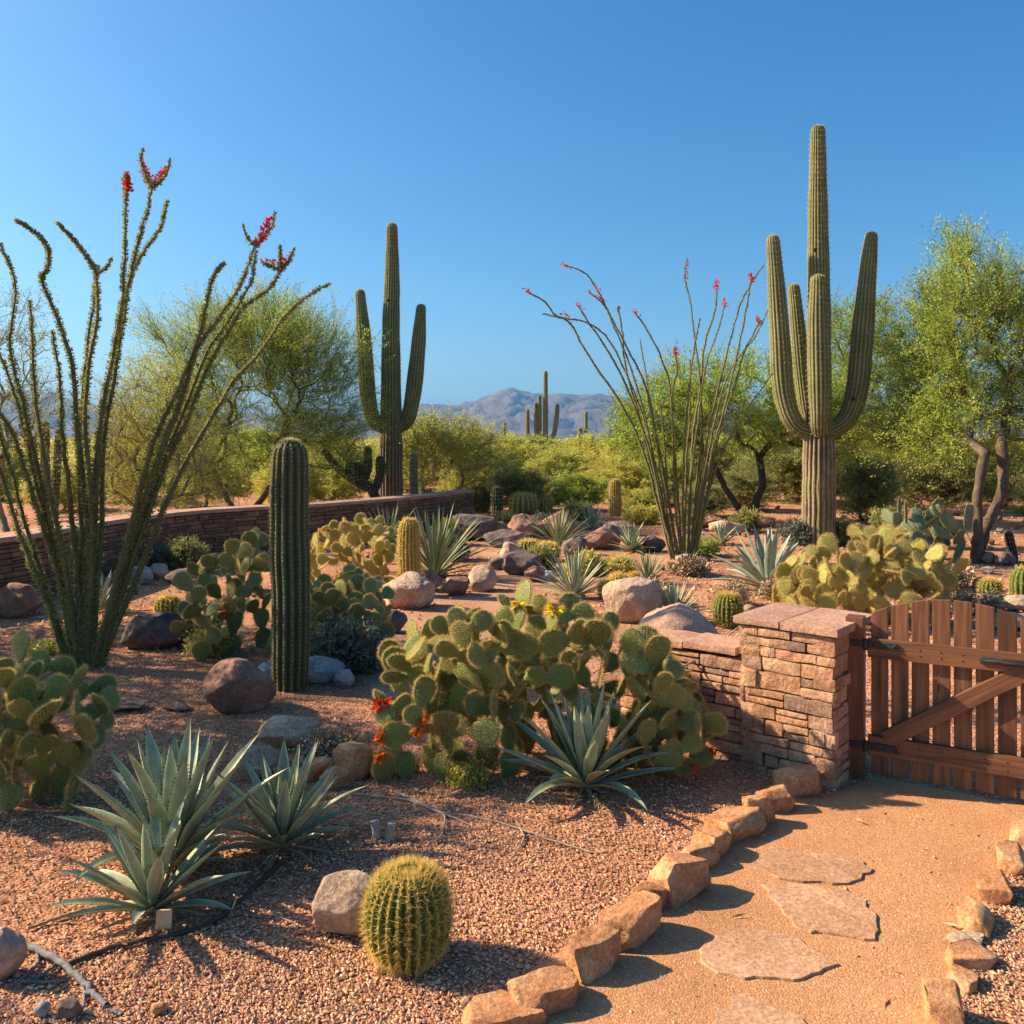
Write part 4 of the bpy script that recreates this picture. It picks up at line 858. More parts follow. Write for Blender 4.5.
for nm, lab, (px, py), L, n, key, sd, spr in AG:
    rosette(nm, lab, 'agave' if nm == 'agave' else 'yucca', at(px, py), L, n, key, sd, spr, dead=8 if key == 'agave' else 3, curvemul=1.2 if 'sotol' in lab else 1)

# ---------------------------------------------------------------- ocotillos
def oc_stem(parent, base, pts, r0, r1, seed, leaf=.022, dens=2600, flower=0, lw=.006, mats=None, leafy_from=.0):
    g = G(); rs = np.random.RandomState(seed); c = [np.array(p) - np.array(base) for p in pts]; pp = smooth_path(c, 40); n = len(pp)
    pp[3:-1] += rs.normal(size=(n - 4, 3)) * r1 * .5
    t = np.linspace(0, 1, n); rad = r0 + (r1 - r0) * t ** .8; V, q_ = tube_arrays(pp, rad, 8, 1 + .12 * np.cos(np.arange(8) * np.pi)); tt = .8 + .4 * rs.rand(n); g.add(V, q_, 0, np.repeat(tt, 8))
    L = np.linalg.norm(np.diff(pp, axis=0), axis=1).sum(); m = int(L * dens / 10); u = rs.rand(m) ** .9 * (n - 1.001); i = u.astype(int); f = (u - i)[:, None]; p = pp[i] * (1 - f) + pp[i + 1] * f; T = norm(pp[i + 1] - pp[i])
    d = norm(np.cross(T, rs.normal(size=(m, 3)))); r_ = np.interp(u / (n - 1), t, rad)[:, None]
    leafs(g, p + d * r_ * .9, d + T * .35 + rs.normal(size=(m, 3)) * .2, leaf * (.6 + .7 * rs.rand(m)) * (1.05 - .45 * u / (n - 1)), lw, 1, (.7 + .6 * rs.rand(m, 1)) * np.ones((1, 3)), rs)
    k = m // 2; spikes(g, p[:k] + d[:k] * r_[:k] * .9, d[:k] + rs.normal(size=(k, 3)) * .2, leaf * 1.1, lw * .2, 2, None, rs)
    return g.obj('stem', mats or [M['ocobark'], M['ocoleaf'], M['spine']], parent)
def oc_flower(parent, base, p0, p1, r, n, seed, Lf=.03):
    g = G(); rs = np.random.RandomState(seed); a = np.array(p0) - np.array(base); b_ = np.array(p1) - np.array(base); u = rs.rand(n); ax = norm(b_ - a); d = norm(rs.normal(size=(n, 3)) + ax * .5)
    leafs(g, a + (b_ - a) * u[:, None] + d * (r * (1 - u ** 2 * .7) * rs.rand(n))[:, None], d + ax * .4, Lf * (.7 + .5 * rs.rand(n)), Lf * .28, 0, (.7 + .5 * rs.rand(n, 1)) * np.ones((1, 3)), rs); return g.obj('flower_spike', M['red'], parent)
def ocotillo(base, label, stems, flowers, Y, dz, r0, r1, leaf, dens, lw, seed, Lf, frad):
    e = empty('ocotillo', base); tag(e, label, 'ocotillo'); rs = random.Random(seed)
    for i, s in enumerate(stems):
        d = rs.uniform(-dz, dz); n = len(s) - 1; th = rs.uniform(0, 6.28); off = rs.uniform(.3, 1)
        pts = [P(px, py, Y + d * (1 - k / n) ** 1.0 * 1.0) for k, (px, py) in enumerate(s)]; pts[-1].z = -.03
        sc_ = rs.uniform(.85, 1.15); oc_stem(e, base, pts[::-1], r0 * sc_, r1 * sc_, seed * 100 + i, leaf, dens, lw=lw)
        for fl in flowers:
            if fl[0] == i: oc_flower(e, base, P(fl[1], fl[2], Y + d), P(fl[3], fl[4], Y + d), frad, fl[5], i + 5, Lf)
OA = [
 [(0, 243), (15, 284), (10, 349), (22, 400), (38, 470), (58, 560), (74, 668)],
 [(15, 220), (31, 229), (46, 245), (48, 268), (42, 280), (58, 320), (72, 365), (76, 420), (83, 480), (90, 560), (86, 668)],
 [(57, 222), (72, 238), (85, 255), (96, 275), (97, 320), (88, 370), (85, 420), (90, 480), (92, 560), (88, 670)],
 [(127, 175), (126, 200), (125, 250), (122, 300), (113, 355), (101, 420), (96, 500), (92, 580), (85, 670)],
 [(152, 188), (143, 225), (135, 255), (124, 305), (110, 370), (98, 440), (92, 520), (88, 600), (82, 670)],
 [(167, 200), (160, 228), (143, 252), (130, 280), (122, 330), (114, 380), (104, 440), (102, 520), (96, 600), (92, 672)],
 [(225, 262), (212, 280), (205, 312), (196, 345), (178, 390), (158, 430), (143, 480), (128, 540), (106, 620), (94, 668)],
 [(255, 246), (240, 285), (217, 320), (196, 352), (182, 400), (165, 440), (148, 490), (124, 560), (100, 668)],
 [(281, 270), (268, 290), (246, 305), (226, 335), (206, 372), (187, 420), (170, 455), (148, 515), (120, 600), (98, 672)],
 [(330, 283), (302, 300), (282, 320), (258, 355), (236, 378), (216, 410), (196, 445), (172, 490), (142, 565), (108, 645), (98, 674)],
 [(-14, 320), (6, 370), (22, 420), (38, 490), (58, 560), (74, 640), (78, 670)],
 [(-30, 390), (5, 420), (22, 460), (42, 525), (66, 600), (80, 668)],
 [(-40, 330), (-12, 400), (8, 460), (30, 540), (56, 620), (72, 672)],
 [(-60, 300), (-25, 420), (0, 470), (22, 540), (50, 610), (66, 662)],
 [(30, 300), (33, 360), (38, 420), (52, 500), (66, 570), (80, 672)],
 [(97, 265), (94, 300), (86, 360), (80, 430), (80, 500), (84, 580), (84, 672)],
 [(52, 330), (60, 380), (62, 430), (70, 500), (78, 580), (80, 672)],
 [(195, 350), (180, 400), (160, 460), (136, 530), (112, 610), (96, 672)],
 [(256, 250), (250, 285), (225, 325), (207, 352), (188, 400), (172, 440), (152, 495), (130, 560), (104, 640), (96, 676)],
 # side forks
]
e_b = at(84, 668)
ocotillo(e_b, 'huge ocotillo at the left with thorny wands and red blossoms at four tips', OA, [(3, 128, 192, 127, 176, 130), (4, 150, 186, 141, 160, 110), (4, 152, 186, 166, 168, 110), (7, 258, 244, 270, 218, 150), (8, 283, 262, 262, 262, 50), (8, 280, 266, 290, 256, 40)], e_b.y, .28, .026, .006, .031, 4600, .0065, 7, .032, .03)
oroot = [o for o in COL.objects if o.name == 'ocotillo'][0]
for k, s in enumerate([[(143, 148), (141, 160), (146, 175), (152, 188)], [(170, 158), (168, 170), (160, 182), (152, 188)], [(112, 258), (106, 268), (97, 274)], [(243, 224), (247, 238), (255, 246)], [(275, 212), (272, 226), (262, 240), (255, 246)], [(295, 247), (288, 262), (281, 270)], [(280, 245), (280, 258), (281, 270)], [(262, 262), (270, 266), (281, 270)], [(127, 172), (124, 180), (127, 190)]]):
    oc_stem(oroot, e_b, [P(px, py, e_b.y) for px, py in s][::-1], .011, .006, 900 + k, .028, 3400, lw=.0065)
OB = [
 [(526, 291), (545, 302), (555, 315), (570, 323), (590, 358), (620, 402), (640, 442), (655, 492), (672, 560)],
 [(564, 265), (585, 273), (597, 290), (610, 315), (628, 350), (645, 385), (655, 430), (665, 480), (679, 560)],
 [(542, 314), (562, 318), (585, 322), (605, 335), (622, 365), (640, 408), (652, 450), (662, 500), (674, 560)],
 [(589, 292), (604, 305), (612, 322), (625, 352), (638, 390), (650, 440), (660, 500), (676, 560)],
 [(578, 305), (590, 325), (610, 355), (630, 395), (650, 452), (664, 520), (675, 560)],
 [(618, 306), (622, 330), (626, 370), (640, 420), (655, 480), (676, 560)],
 [(635, 312), (650, 335), (662, 360), (670, 388), (673, 440), (675, 500), (682, 560)],
 [(675, 352), (677, 370), (672, 395), (673, 435), (678, 500), (683, 560)],
 [(687, 258), (685, 280), (690, 300), (695, 340), (700, 380), (702, 430), (696, 490), (690, 560)],
 [(717, 285), (715, 310), (705, 345), (700, 390), (692, 450), (688, 560)],
 [(725, 305), (718, 330), (705, 370), (697, 430), (690, 490), (688, 560)],
 [(764, 265), (750, 285), (740, 305), (730, 340), (718, 390), (705, 450), (696, 510), (692, 560)],
 [(751, 278), (746, 310), (738, 350), (724, 410), (708, 470), (693, 560)],
 [(768, 310), (756, 335), (741, 355), (726, 380), (713, 430), (700, 500), (690, 560)],
 [(761, 320), (745, 350), (735, 385), (720, 430), (706, 500), (694, 560)],
 [(773, 373), (750, 405), (731, 435), (715, 470), (702, 520), (690, 560)],
 [(700, 318), (695, 345), (690, 380), (685, 440), (683, 500), (684, 560)],
 [(660, 400), (664, 440), (668, 490), (678, 560)], [(690, 360), (690, 410), (686, 470), (684, 560)], [(712, 400), (706, 450), (698, 510), (688, 560)], [(640, 340), (650, 400), (660, 460), (672, 520), (680, 560)], [(655, 430), (662, 480), (676, 560)]]
b2 = at(684, 560)
ocotillo(b2, 'second ocotillo with many slender fanned wands and red tips in front of the green trees', OB, [(0, 532, 293, 524, 289, 26), (1, 572, 267, 562, 264, 30), (1, 600, 296, 596, 284, 16), (2, 572, 320, 562, 313, 26), (3, 606, 303, 588, 291, 40), (4, 582, 310, 577, 303, 20), (6, 638, 316, 634, 310, 24), (7, 676, 356, 675, 348, 46), (8, 685, 281, 687, 262, 40), (9, 716, 290, 717, 280, 54), (10, 725, 308, 724, 298, 34), (11, 752, 282, 750, 274, 54), (13, 760, 326, 757, 318, 50), (5, 618, 306, 618, 310, 20)], b2.y, .35, .018, .0075, .022, 1300, .007, 8, .04, .035)

# ---------------------------------------------------------------- trees and shrubs
def grow(base_nodes, env, ntar, seed, rtip=.006, jit=.1, pw=.5, nsub=3):
    rs = np.random.RandomState(seed); W = np.array([e_[2] for e_ in env], float); W /= W.sum(); T = []
    while len(T) < ntar:
        k = rs.choice(len(env), p=W); c, r_, _ = env[k]; d = rs.normal(size=3); d /= np.linalg.norm(d); p = np.array(c) + d * np.array(r_) * rs.rand() ** .42
        if p[2] > .1 * (c[2] + r_[2]): T.append(p)
    T = np.array(T); b0 = np.array(base_nodes[0][:3]); T = T[np.argsort(np.linalg.norm((T - b0) * [1, 1, 1], axis=1))]
    nodes = [np.array(p[:3], float) for p in base_nodes]; par = [-1] + [(int(p[3]) if len(p) > 3 else 0) for p in base_nodes[1:]]; pl_ = [0.0] + [np.linalg.norm(nodes[k] - nodes[0]) for k in range(1, len(nodes))]
    chains = []; tips = []
    for t in T:
        A = np.array(nodes); dd = np.linalg.norm(A - t, axis=1) + .30 * np.array(pl_) + 2.0 * np.maximum(0, A[:, 2] - t[2]) * .3; i = int(np.argmin(dd)); a = nodes[i]
        dirp = a - nodes[par[i]] if par[i] >= 0 else np.array([0, 0, 1.]); dirp = dirp / (np.linalg.norm(dirp) + 1e-9); L = np.linalg.norm(t - a); prev = i; ch = [i]
        for s_ in range(1, nsub + 1):
            f = s_ / nsub; p = a * (1 - f) + t * f + dirp * L * .35 * f * (1 - f) * 1.6 + rs.normal(size=3) * jit * L * .25 * (1 if s_ < nsub else 0)
            nodes.append(p); par.append(prev); pl_.append(pl_[prev] + L / nsub); prev = len(nodes) - 1; ch.append(prev)
        chains.append(ch); tips.append(prev)
    cnt = np.zeros(len(nodes)); 
    for t in tips: cnt[t] += 1
    for k in range(len(nodes) - 1, 0, -1): cnt[par[k]] += cnt[k]
    rad = rtip * np.maximum(cnt, 1) ** pw; return np.array(nodes), par, rad, chains, tips
TREE_R = .7
def plant(name, label, cat, loc, env, ntar=220, seed=1, bark='bark', leaf='foliage', rtip=.008, stems=None, tw=6, twl=(.3, .6), nl=20, LL=.06, LW=.011, group=None, hue=None, up=.35, pw=.5, twigr=.004, trunkname='trunk', crownname='crown', out=.6, sparse=1.0, jl=.025):
    rs = np.random.RandomState(seed + 7); e = empty(name, loc); tag(e, label, cat, group)
    stems = stems or [(0, 0, -.05)]; rtip *= TREE_R; nodes, par, rad, chains, tips = grow(stems, env, ntar, seed, rtip, pw=pw)
    g = G()
    hasc = {par[k] for k in range(1, len(stems))}
    for k in range(1, len(stems)):
        if k in hasc: continue
        c_ = [k]
        while par[c_[-1]] >= 0: c_.append(par[c_[-1]])
        c_ = c_[::-1]; pp_ = smooth_path([nodes[j] for j in c_], 6 * (len(c_) - 1)); rr2 = rad[c_].copy(); rr2[0] = rr2[1] * 1.25
        rr2 = np.interp(np.linspace(0, 1, len(pp_)), np.linspace(0, 1, len(c_)), rr2); Te = norm(pp_[-1] - pp_[-2]); pp_ = np.concatenate([pp_, [pp_[-1] + Te * rr2[-1] * .6, pp_[-1] + Te * rr2[-1]]]); rr2 = np.concatenate([rr2, [rr2[-1] * .7, .003]]); pp_[1:-1] += rs.normal(size=(len(pp_) - 2, 3)) * rr2[1:-1, None] * .12; tube(g, pp_, rr2 * (1 + .08 * rs.normal(size=len(pp_))), 10)
    for ch in chains:
        r_ = rad[ch].copy(); r_[0] = min(r_[0], r_[1] * 1.25)
        if r_[1] < rtip * 1.3 and False: continue
        tube(g, nodes[ch], r_, 7 if r_[1] > rtip * 3 else 4)
    g.obj(trunkname, M[bark], e); 
    cen = sum(np.array(c) * w_ for c, _, w_ in env) / sum(w_ for _, _, w_ in env)
    src = []
    for ch in chains:
        src.append(nodes[ch[-1]]); src.append(nodes[ch[-2]])
    src = np.array(src); n0 = len(src); m = n0 * tw; p = np.repeat(src, tw, 0); d = norm(norm(p - cen) * out + rs.normal(size=(m, 3)) * .7 + [0, 0, up]); Lt = twl[0] + (twl[1] - twl[0]) * rs.rand(m)
    br = np.repeat(.72 + .56 * rs.rand(n0), tw) * (.85 + .3 * rs.rand(m)); keep = rs.rand(m) < sparse; p, d, Lt, br = p[keep], d[keep], Lt[keep], br[keep]; m = len(p)
    g = G(); S = norm(np.cross(d, rs.normal(size=(m, 3)))) * twigr; bend = rs.normal(size=(m, 3)) * .06 * Lt[:, None]; mid = p + d * (Lt * .5)[:, None] + bend; end = p + d * Lt[:, None]
    V = np.stack([p - S, p + S, mid + S * .7, mid - S * .7, end + S * .3, end - S * .3], 1).reshape(-1, 3); i6 = np.arange(m)[:, None] * 6
    g.add(V, np.concatenate([i6 + [0, 1, 2, 3], i6 + [3, 2, 4, 5]]), 1)
    t = rs.rand(m, nl) ** .8; pp = p[:, None] * (1 - t[..., None]) + end[:, None] * t[..., None] + bend[:, None] * (4 * t * (1 - t))[..., None]; pp = pp.reshape(-1, 3) + rs.normal(size=(m * nl, 3)) * jl
    dd = np.repeat(d, nl, 0) * .7 + rs.normal(size=(m * nl, 3)) * .6; k = m * nl; tn = np.repeat(br, nl)[:, None] * (.85 + .3 * rs.rand(k, 1)) * np.array(hue or (1, 1, 1)) * (1 + np.array([.10, 0, -.08]) * rs.normal(size=(k, 1)))
    leafs(g, pp, dd, LL * (.6 + .7 * rs.rand(k)), LW * (.7 + .6 * rs.rand(k)), 0, np.clip(tn, .1, 2), rs)
    g.obj(crownname, [M[leaf], M[bark]], e, False); return e
# left palo verde
def envpx(base, Y, L):
    """ellipsoids given as px centre, py centre, rx px, ry px, depth m, weight"""
    return [((P(px, py, Y) - base)[:], (rx / F * Y, dp, ry / F * Y), w_) for px, py, rx, ry, dp, w_ in L]
b = Vector(((240 - 512) / F * 20, 20, 0))
plant('palo_verde_tree', 'olive green palo verde tree with forked trunks beyond the curved wall', 'tree', b, envpx(b, 20, [(215, 372, 80, 58, 1.7, 3), (300, 365, 58, 52, 1.6, 3), (180, 430, 55, 50, 1.5, 1.4), (315, 430, 45, 50, 1.4, 2), (250, 350, 60, 42, 1.4, 2), (250, 425, 60, 40, 1.2, 1)]), 560, 5, 'bark', 'foliage', .0075, [(0, 0, -.05), (-.3, .1, .45), (.0, -.1, .55), (.15, .1, .5), (.40, .1, .4)], 5, (.5, 1.1), 30, .044, .0082, hue=(1.05, 1.15, .95), up=.75, out=.9, jl=.03, pw=.46)
b = Vector(((150 - 512) / F * 17.5, 17.5, 0))
plant('palo_verde_tree', 'lower yellow green palo verde to the left of the olive one', 'tree', b, envpx(b, 17.5, [(150, 420, 52, 46, 1.2, 2), (125, 462, 40, 40, 1.0, 1), (185, 470, 40, 36, 1.0, 1)]), 190, 6, 'greybark', 'foliagey', .0085, [(0, 0, -.05), (-.2, .1, .3), (.2, -.1, .3)], 4, (.4, .9), 30, .042, .0075, up=.4, hue=(.85, .9, .9))
b = Vector(((10 - 512) / F * 17, 17, 0))
plant('palo_verde_tree', 'sparse half bare tree at the left edge behind the big ocotillo', 'tree', b, envpx(b, 17, [(0, 350, 60, 60, 1.3, 2), (30, 420, 40, 50, 1.2, 1)]), 110, 8, 'greybark', 'foliaged', .0085, [(0, 0, -.05), (-.2, .1, .3)], 5, (.3, .6), 9, .05, .008, up=.4, hue=(1.0, 1.1, 1.0))
# right mesquite
b = at(975, 563)
plant('mesquite_tree', 'big bright green mesquite tree with twisted trunks at the right edge', 'tree', b, envpx(b, b.y + 1.8, [(957, 300, 38, 58, 1.3, 2.2), (930, 368, 30, 50, 1.3, 1.6), (1000, 340, 60, 75, 1.5, 3), (1060, 320, 60, 75, 1.5, 2.5), (912, 432, 28, 24, 1.1, 1.0), (950, 420, 70, 45, 1.4, 2.5), (1060, 420, 70, 60, 1.4, 2), (1120, 360, 50, 70, 1.4, 1.5)]), 430, 9, 'bark', 'foliage', .0082, [(0, 0, -.05), (-.10, 0, .40, 0), (-.45, .1, .85, 1), (-1.0, .3, 1.42, 2), (-1.8, .7, 1.75, 3), (.02, -.05, .5, 0), (.04, 0, 1.0, 5), (.2, .1, 1.6, 6), (.18, .08, .45, 0), (.45, .1, 1.1, 8), (.55, .3, 1.8, 9)], 8, (.35, .85), 30, .046, .0082, up=.75, out=.8, jl=.03, hue=(1.08, 1.2, .9), pw=.48, sparse=.78)
b = at(748, 522)
plant('mesquite_tree', 'lime green mesquite with dark leaning trunks behind the second ocotillo', 'tree', b, envpx(b, b.y, [(765, 410, 60, 45, 1.4, 2.5), (700, 405, 50, 40, 1.3, 2), (820, 420, 45, 40, 1.3, 1.5), (655, 430, 40, 30, 1.2, 1.2)]), 300, 10, 'darkbark', 'foliage', .0085, [(0, 0, -.05), (-.5, .1, .8), (.3, -.1, .8), (.1, .1, .6)], 6, (.35, .7), 22, .062, .011, up=.45, hue=(1.05, 1.2, .9))
b = at(850, 508); b = Vector(((870 - 512) / F * 24, 24, 0))
plant('mesquite_tree', 'green mesquite crown showing between the right saguaro and the big mesquite', 'tree', b, envpx(b, 24, [(860, 345, 50, 40, 1.5, 2), (900, 400, 60, 50, 1.5, 2), (830, 410, 40, 50, 1.5, 2)]), 220, 12, 'bark', 'foliage', .0085, [(0, 0, -.05), (-.3, .1, .6), (.3, 0, .6)], 6, (.4, .8), 20, .07, .013, up=.5, hue=(.8, .95, .8))
b = Vector(((437 - 512) / F * 22.5, 22.5, 0))
plant('palo_verde_tree', 'small pale yellow green palo verde right of the left saguaro', 'tree', b, envpx(b, 22.5, [(440, 442, 40, 21, 1.3, 2), (420, 460, 40, 30, 1.2, 1.5), (480, 460, 40, 32, 1.2, 1.2)]), 170, 13, 'greybark', 'foliagey', .0085, [(0, 0, -.05), (-.25, .1, .3), (.25, -.1, .35)], 6, (.35, .65), 18, .06, .011, up=.5, hue=(.78, .86, .8))
# off to the left: the trees that shade the near gravel
b = Vector((-5.0, 4.7, 0))
shade = plant('palo_verde_tree', 'palo verde standing off to the left whose shade dapples the near gravel', 'tree', b, [((-.2, 1.0, 2.35), (1.1, .8, .6), 2), ((-1.2, -.8, 2.2), (.8, .5, .4), .6)], 90, 14, 'bark', 'foliage', .009, [(0, 0, -.05), (-.2, .1, .5), (.2, -.1, .6)], 5, (.3, .6), 14, .07, .016, up=.4)

b = Vector((-7.5, 8.1, 0))
plant('palo_verde_tree', 'taller palo verde off to the left beyond the wall shading the big ocotillo bed', 'tree', b, [((0, 0, 2.6), (1.9, 1.7, 1.1), 2), ((.6, -.5, 1.6), (1.3, 1.2, .6), 1), ((.8, .8, 3.4), (1.2, 1.2, .6), 1)], 170, 15, 'bark', 'foliage', .009, [(0, 0, -.05), (-.2, .1, .5), (.2, -.1, .6)], 5, (.3, .6), 13, .07, .016, up=.4)
# shrub prototypes, copied
PROTO = []
for k, (leaf, hue, bark) in enumerate((('foliagey', (.95, 1, .9), 'greybark'), ('foliage', (1.0, 1.05, .9), 'bark'), ('foliaged', (1, 1, 1), 'darkbark'), ('foliagey', (.8, .92, .8), 'greybark'))):
    env = [((-.5, 0, 1.15), (.75, .7, .8), 1), ((.5, .1, 1.05), (.75, .7, .75), 1), ((0, 0, 1.4), (.7, .7, .75), 1), ((0, 0, .6), (1.2, .8, .5), .9)]
    PROTO.append(plant('desert_shrub', 'x', 'shrub', (0, 0, -50), env, 130, 40 + k, bark, leaf, .006, [(0, 0, -.05), (-.2, .1, .15), (.2, -.1, .15), (0, .2, .15)], 6, (.25, .55), 22, .065, .013, hue=hue, up=.6, trunkname='stem', crownname='foliage'))
SH = [  # px, Y, width px, top py, proto, label
 (505, 34, 120, 432, 0, 'yellow green creosote bush directly under the mountain peak'), (590, 36, 130, 430, 0, 'broad yellow green bush under the thin distant saguaro'), (555, 28, 110, 446, 3, 'yellow green bush in front, below the clustered distant saguaro'),
 (640, 33, 120, 424, 0, 'yellow green bush behind the left wands of the second ocotillo'), (620, 25, 90, 452, 0, 'bright yellow green bush behind the stout brown barrel column'), (520, 23, 80, 462, 2, 'dark olive bush behind the short dark column cactus'),
 (475, 25, 80, 450, 3, 'olive yellow bush at the end of the curved wall'), (580, 23, 70, 468, 1, 'low green bush behind the far sotol'), (670, 25, 100, 446, 1, 'green bush behind the second ocotillo base'),
 (700, 32, 130, 420, 1, 'tall green bush far behind the second ocotillo'), (790, 26, 130, 430, 2, 'olive bush left of the right saguaro trunk'), (865, 20, 110, 446, 2, 'olive bush right of the right saguaro trunk'), (930, 22, 120, 440, 2, 'dark olive bush behind the blue green prickly pear'),
 (1000, 24, 130, 436, 1, 'green bush behind the big mesquite trunks'), (1050, 19, 110, 450, 2, 'dark bush at the right edge behind the big mesquite'), (800, 34, 150, 414, 1, 'tall green bush far behind the right saguaro'),
 (330, 26, 130, 428, 3, 'yellow green bush behind the cholla cactus'), (290, 23, 100, 450, 0, 'yellow bush behind the wall under the olive palo verde'), (205, 24, 110, 446, 0, 'yellow bush between the palo verde trunks and the big ocotillo'), (120, 26, 120, 440, 3, 'yellow green bush left of the lower palo verde'),
 (60, 23, 90, 462, 0, 'pale yellow bush beyond the wall at the left edge'), (0, 27, 130, 440, 3, 'olive yellow bush cut by the left edge'), (400, 32, 140, 424, 3, 'bush far behind the left saguaro'), (455, 38, 140, 424, 1, 'far green bush left of the mountain'),
 (160, 34, 160, 424, 1, 'far green bush behind the lower palo verde'), (262, 34, 150, 420, 1, 'far green bush behind the olive palo verde'), (745, 23, 80, 462, 2, 'dark olive bush between the dark leaning trunks'), (700, 21, 60, 478, 2, 'low dark bush right of the second ocotillo base'),
 (530, 44, 150, 430, 1, 'farthest green bush under the distant saguaros'), (900, 32, 170, 412, 1, 'far tall bush behind the big mesquite crown'), (645, 21.5, 46, 486, 3, 'low pale bush left of the second ocotillo base'), (1100, 26, 150, 420, 1, 'far green bush beyond the right edge tree'),
]
for i, (px, Y, wp, ty, k, lab) in enumerate(SH):
    r = copy_tree(PROTO[k]); r['label'] = lab; r['group'] = 'desert shrubs beyond the garden'; W_ = wp / F * Y; H_ = EYE + (HZ - ty) / F * Y
    r.location = ((px - 512) / F * Y, Y, 0); s = W_ / 3.0; r.scale = (s, max(s, .9), H_ / 2.55); r.rotation_euler = (0, 0, i * 2.1)
for p_ in PROTO:
    for c in list(p_.children): bpy.data.objects.remove(c)
    bpy.data.objects.remove(p_)
def scrub():
    rs = np.random.RandomState(77); n = 3800; Y = 42 * (14.0 ** rs.rand(n)); X = (rs.rand(n) * 1.7 - .85) * Y; h = 1.1 + 1.3 * rs.rand(n) ** 2; m = 55
    d = norm(rs.normal(size=(n, m, 3))); d[..., 2] = np.abs(d[..., 2]); c = np.stack([X, Y, 0 * X], -1)[:, None] + d * (np.stack([h * .8, h * .8, h], -1)[:, None]) * (.45 + .55 * rs.rand(n, m, 1)); c[..., 2] = np.maximum(c[..., 2], .1)
    sz = np.repeat(np.maximum(.16, Y / 260), m); br = np.repeat(.7 + .5 * rs.rand(n), m) * (.8 + .4 * rs.rand(n * m)); g = G()
    leafs(g, c.reshape(-1, 3), d.reshape(-1, 3) * .4 + rs.normal(size=(n * m, 3)) + [0, 0, .3], sz, sz * .28, 0, br[:, None] * np.array([.85, .9, .9]), rs); o = g.obj('distant_scrub', M['foliagey'], smooth=False); tag(o, kind='stuff')
scrub()
# small garden shrubs
def small(px, py, wpx, hpx, leaf, label, bark='greybark', seed=1, LL=.03, nl=14, nt=50, tw=5, twl=(.06, .16), LW=.007):
    b = at(px, py); r = wpx / F * b.y / 2; h = hpx / F * b.y
    return plant('low_shrub', label, 'shrub', b, [((0, 0, h * .5), (r * .85, r * .7, h * .42), 1)], nt, seed, bark, leaf, .003, [(0, 0, -.02), (-r * .2, 0, h * .15), (r * .2, 0, h * .15)], tw, twl, nl, LL, LW, twigr=.002, trunkname='stem', crownname='foliage')
small(348, 672, 70, 46, 'greyleaf', 'dark grey leafy shrub under the rounded green prickly pear', seed=61, LL=.05, LW=.011)
small(310, 662, 34, 26, 'foliaged', 'small green shrub just right of the column cactus foot', seed=62)
small(160, 572, 30, 24, 'greyleaf', 'left one of the low green shrubs by the curved wall', seed=63, LL=.05)
small(190, 572, 36, 30, 'foliaged', 'right one of the low green shrubs by the curved wall', seed=64, LL=.05)
small(972, 616, 56, 24, 'greyleaf', 'dark grey leafless looking bush behind the gate top', seed=65, LL=.025, bark='darkbark', nl=7)
small(690, 530, 26, 20, 'foliaged', 'small green plant right of the second ocotillo foot', seed=66, LL=.05)
small(700, 556, 40, 14, 'foliage', 'low green herb at the right foot of the second ocotillo', seed=67, LL=.05)
small(210, 655, 24, 14, 'foliagey', 'tiny yellow green plant at the foot of the left prickly pear', seed=68, LL=.03)
small(330, 762, 30, 12, 'deadleaf', 'dry leaf litter clump between the pink rocks', seed=69, LL=.03)
small(40, 655, 26, 12, 'foliagey', 'tiny yellow weed at the left foot of the big ocotillo', seed=70, LL=.02, nt=20, twl=(.01, .035))
small(468, 786, 26, 14, 'foliagey', 'small dry yellow green tuft in front of the central prickly pear', seed=71, LL=.02, nt=24, twl=(.01, .035))
small(480, 512, 26, 24, 'foliaged', 'dark shrub at the far end of the curved wall', seed=72, LL=.07, LW=.015)
small(735, 605, 34, 18, 'deadleaf', 'tangle of pale dead stalks behind the golden barrel at the wall', seed=73, LL=.03, nl=3)
small(785, 600, 34, 14, 'deadleaf', 'dead leaves under the blue agave', seed=74, LL=.05)
small(618, 575, 30, 12, 'foliagey', 'yellow weed behind the bright yellow cactus mound', seed=75, LL=.04)

for i_, (px, py, wp, hp, lf, lab) in enumerate([(452, 560, 30, 16, 'greyleaf', 'grey tuft at the foot of the far rock group'), (540, 570, 22, 14, 'foliaged', 'dark tuft between the yellow green mounds and the middle yucca'), (585, 575, 26, 14, 'foliagey', 'yellowish weed right of the middle yucca'), (650, 606, 30, 12, 'deadleaf', 'dry weed behind the pale granite boulder'), (545, 535, 40, 18, 'greyleaf', 'grey bushlet behind the far sotol'), (578, 520, 40, 16, 'foliaged', 'low green bushlet in front of the far brush'), (640, 524, 46, 16, 'foliagey', 'yellow bushlet left of the second ocotillo'), (745, 532, 40, 18, 'foliaged', 'green bushlet under the dark leaning trunks'), (800, 545, 36, 22, 'greyleaf', 'grey bushlet beside the right saguaro foot'), (846, 545, 30, 20, 'foliaged', 'green bushlet right of the right saguaro foot'), (890, 535, 44, 22, 'foliaged', 'dark bushlet behind the wide sunlit prickly pear'), (448, 545, 24, 20, 'foliaged', 'green clump by the end of the curved wall'), (508, 532, 30, 14, 'foliaged', 'dark clump behind the flat topped boulder'), (690, 575, 30, 8, 'deadleaf', 'flat dry weed in front of the second ocotillo'), (960, 590, 26, 9, 'deadleaf', 'dry weed on the open gravel before the big mesquite')]):
    small(px, py, wp, hp, lf, lab, seed=80 + i_, LL=.06, LW=.012, nt=34, twl=(.08, .2))
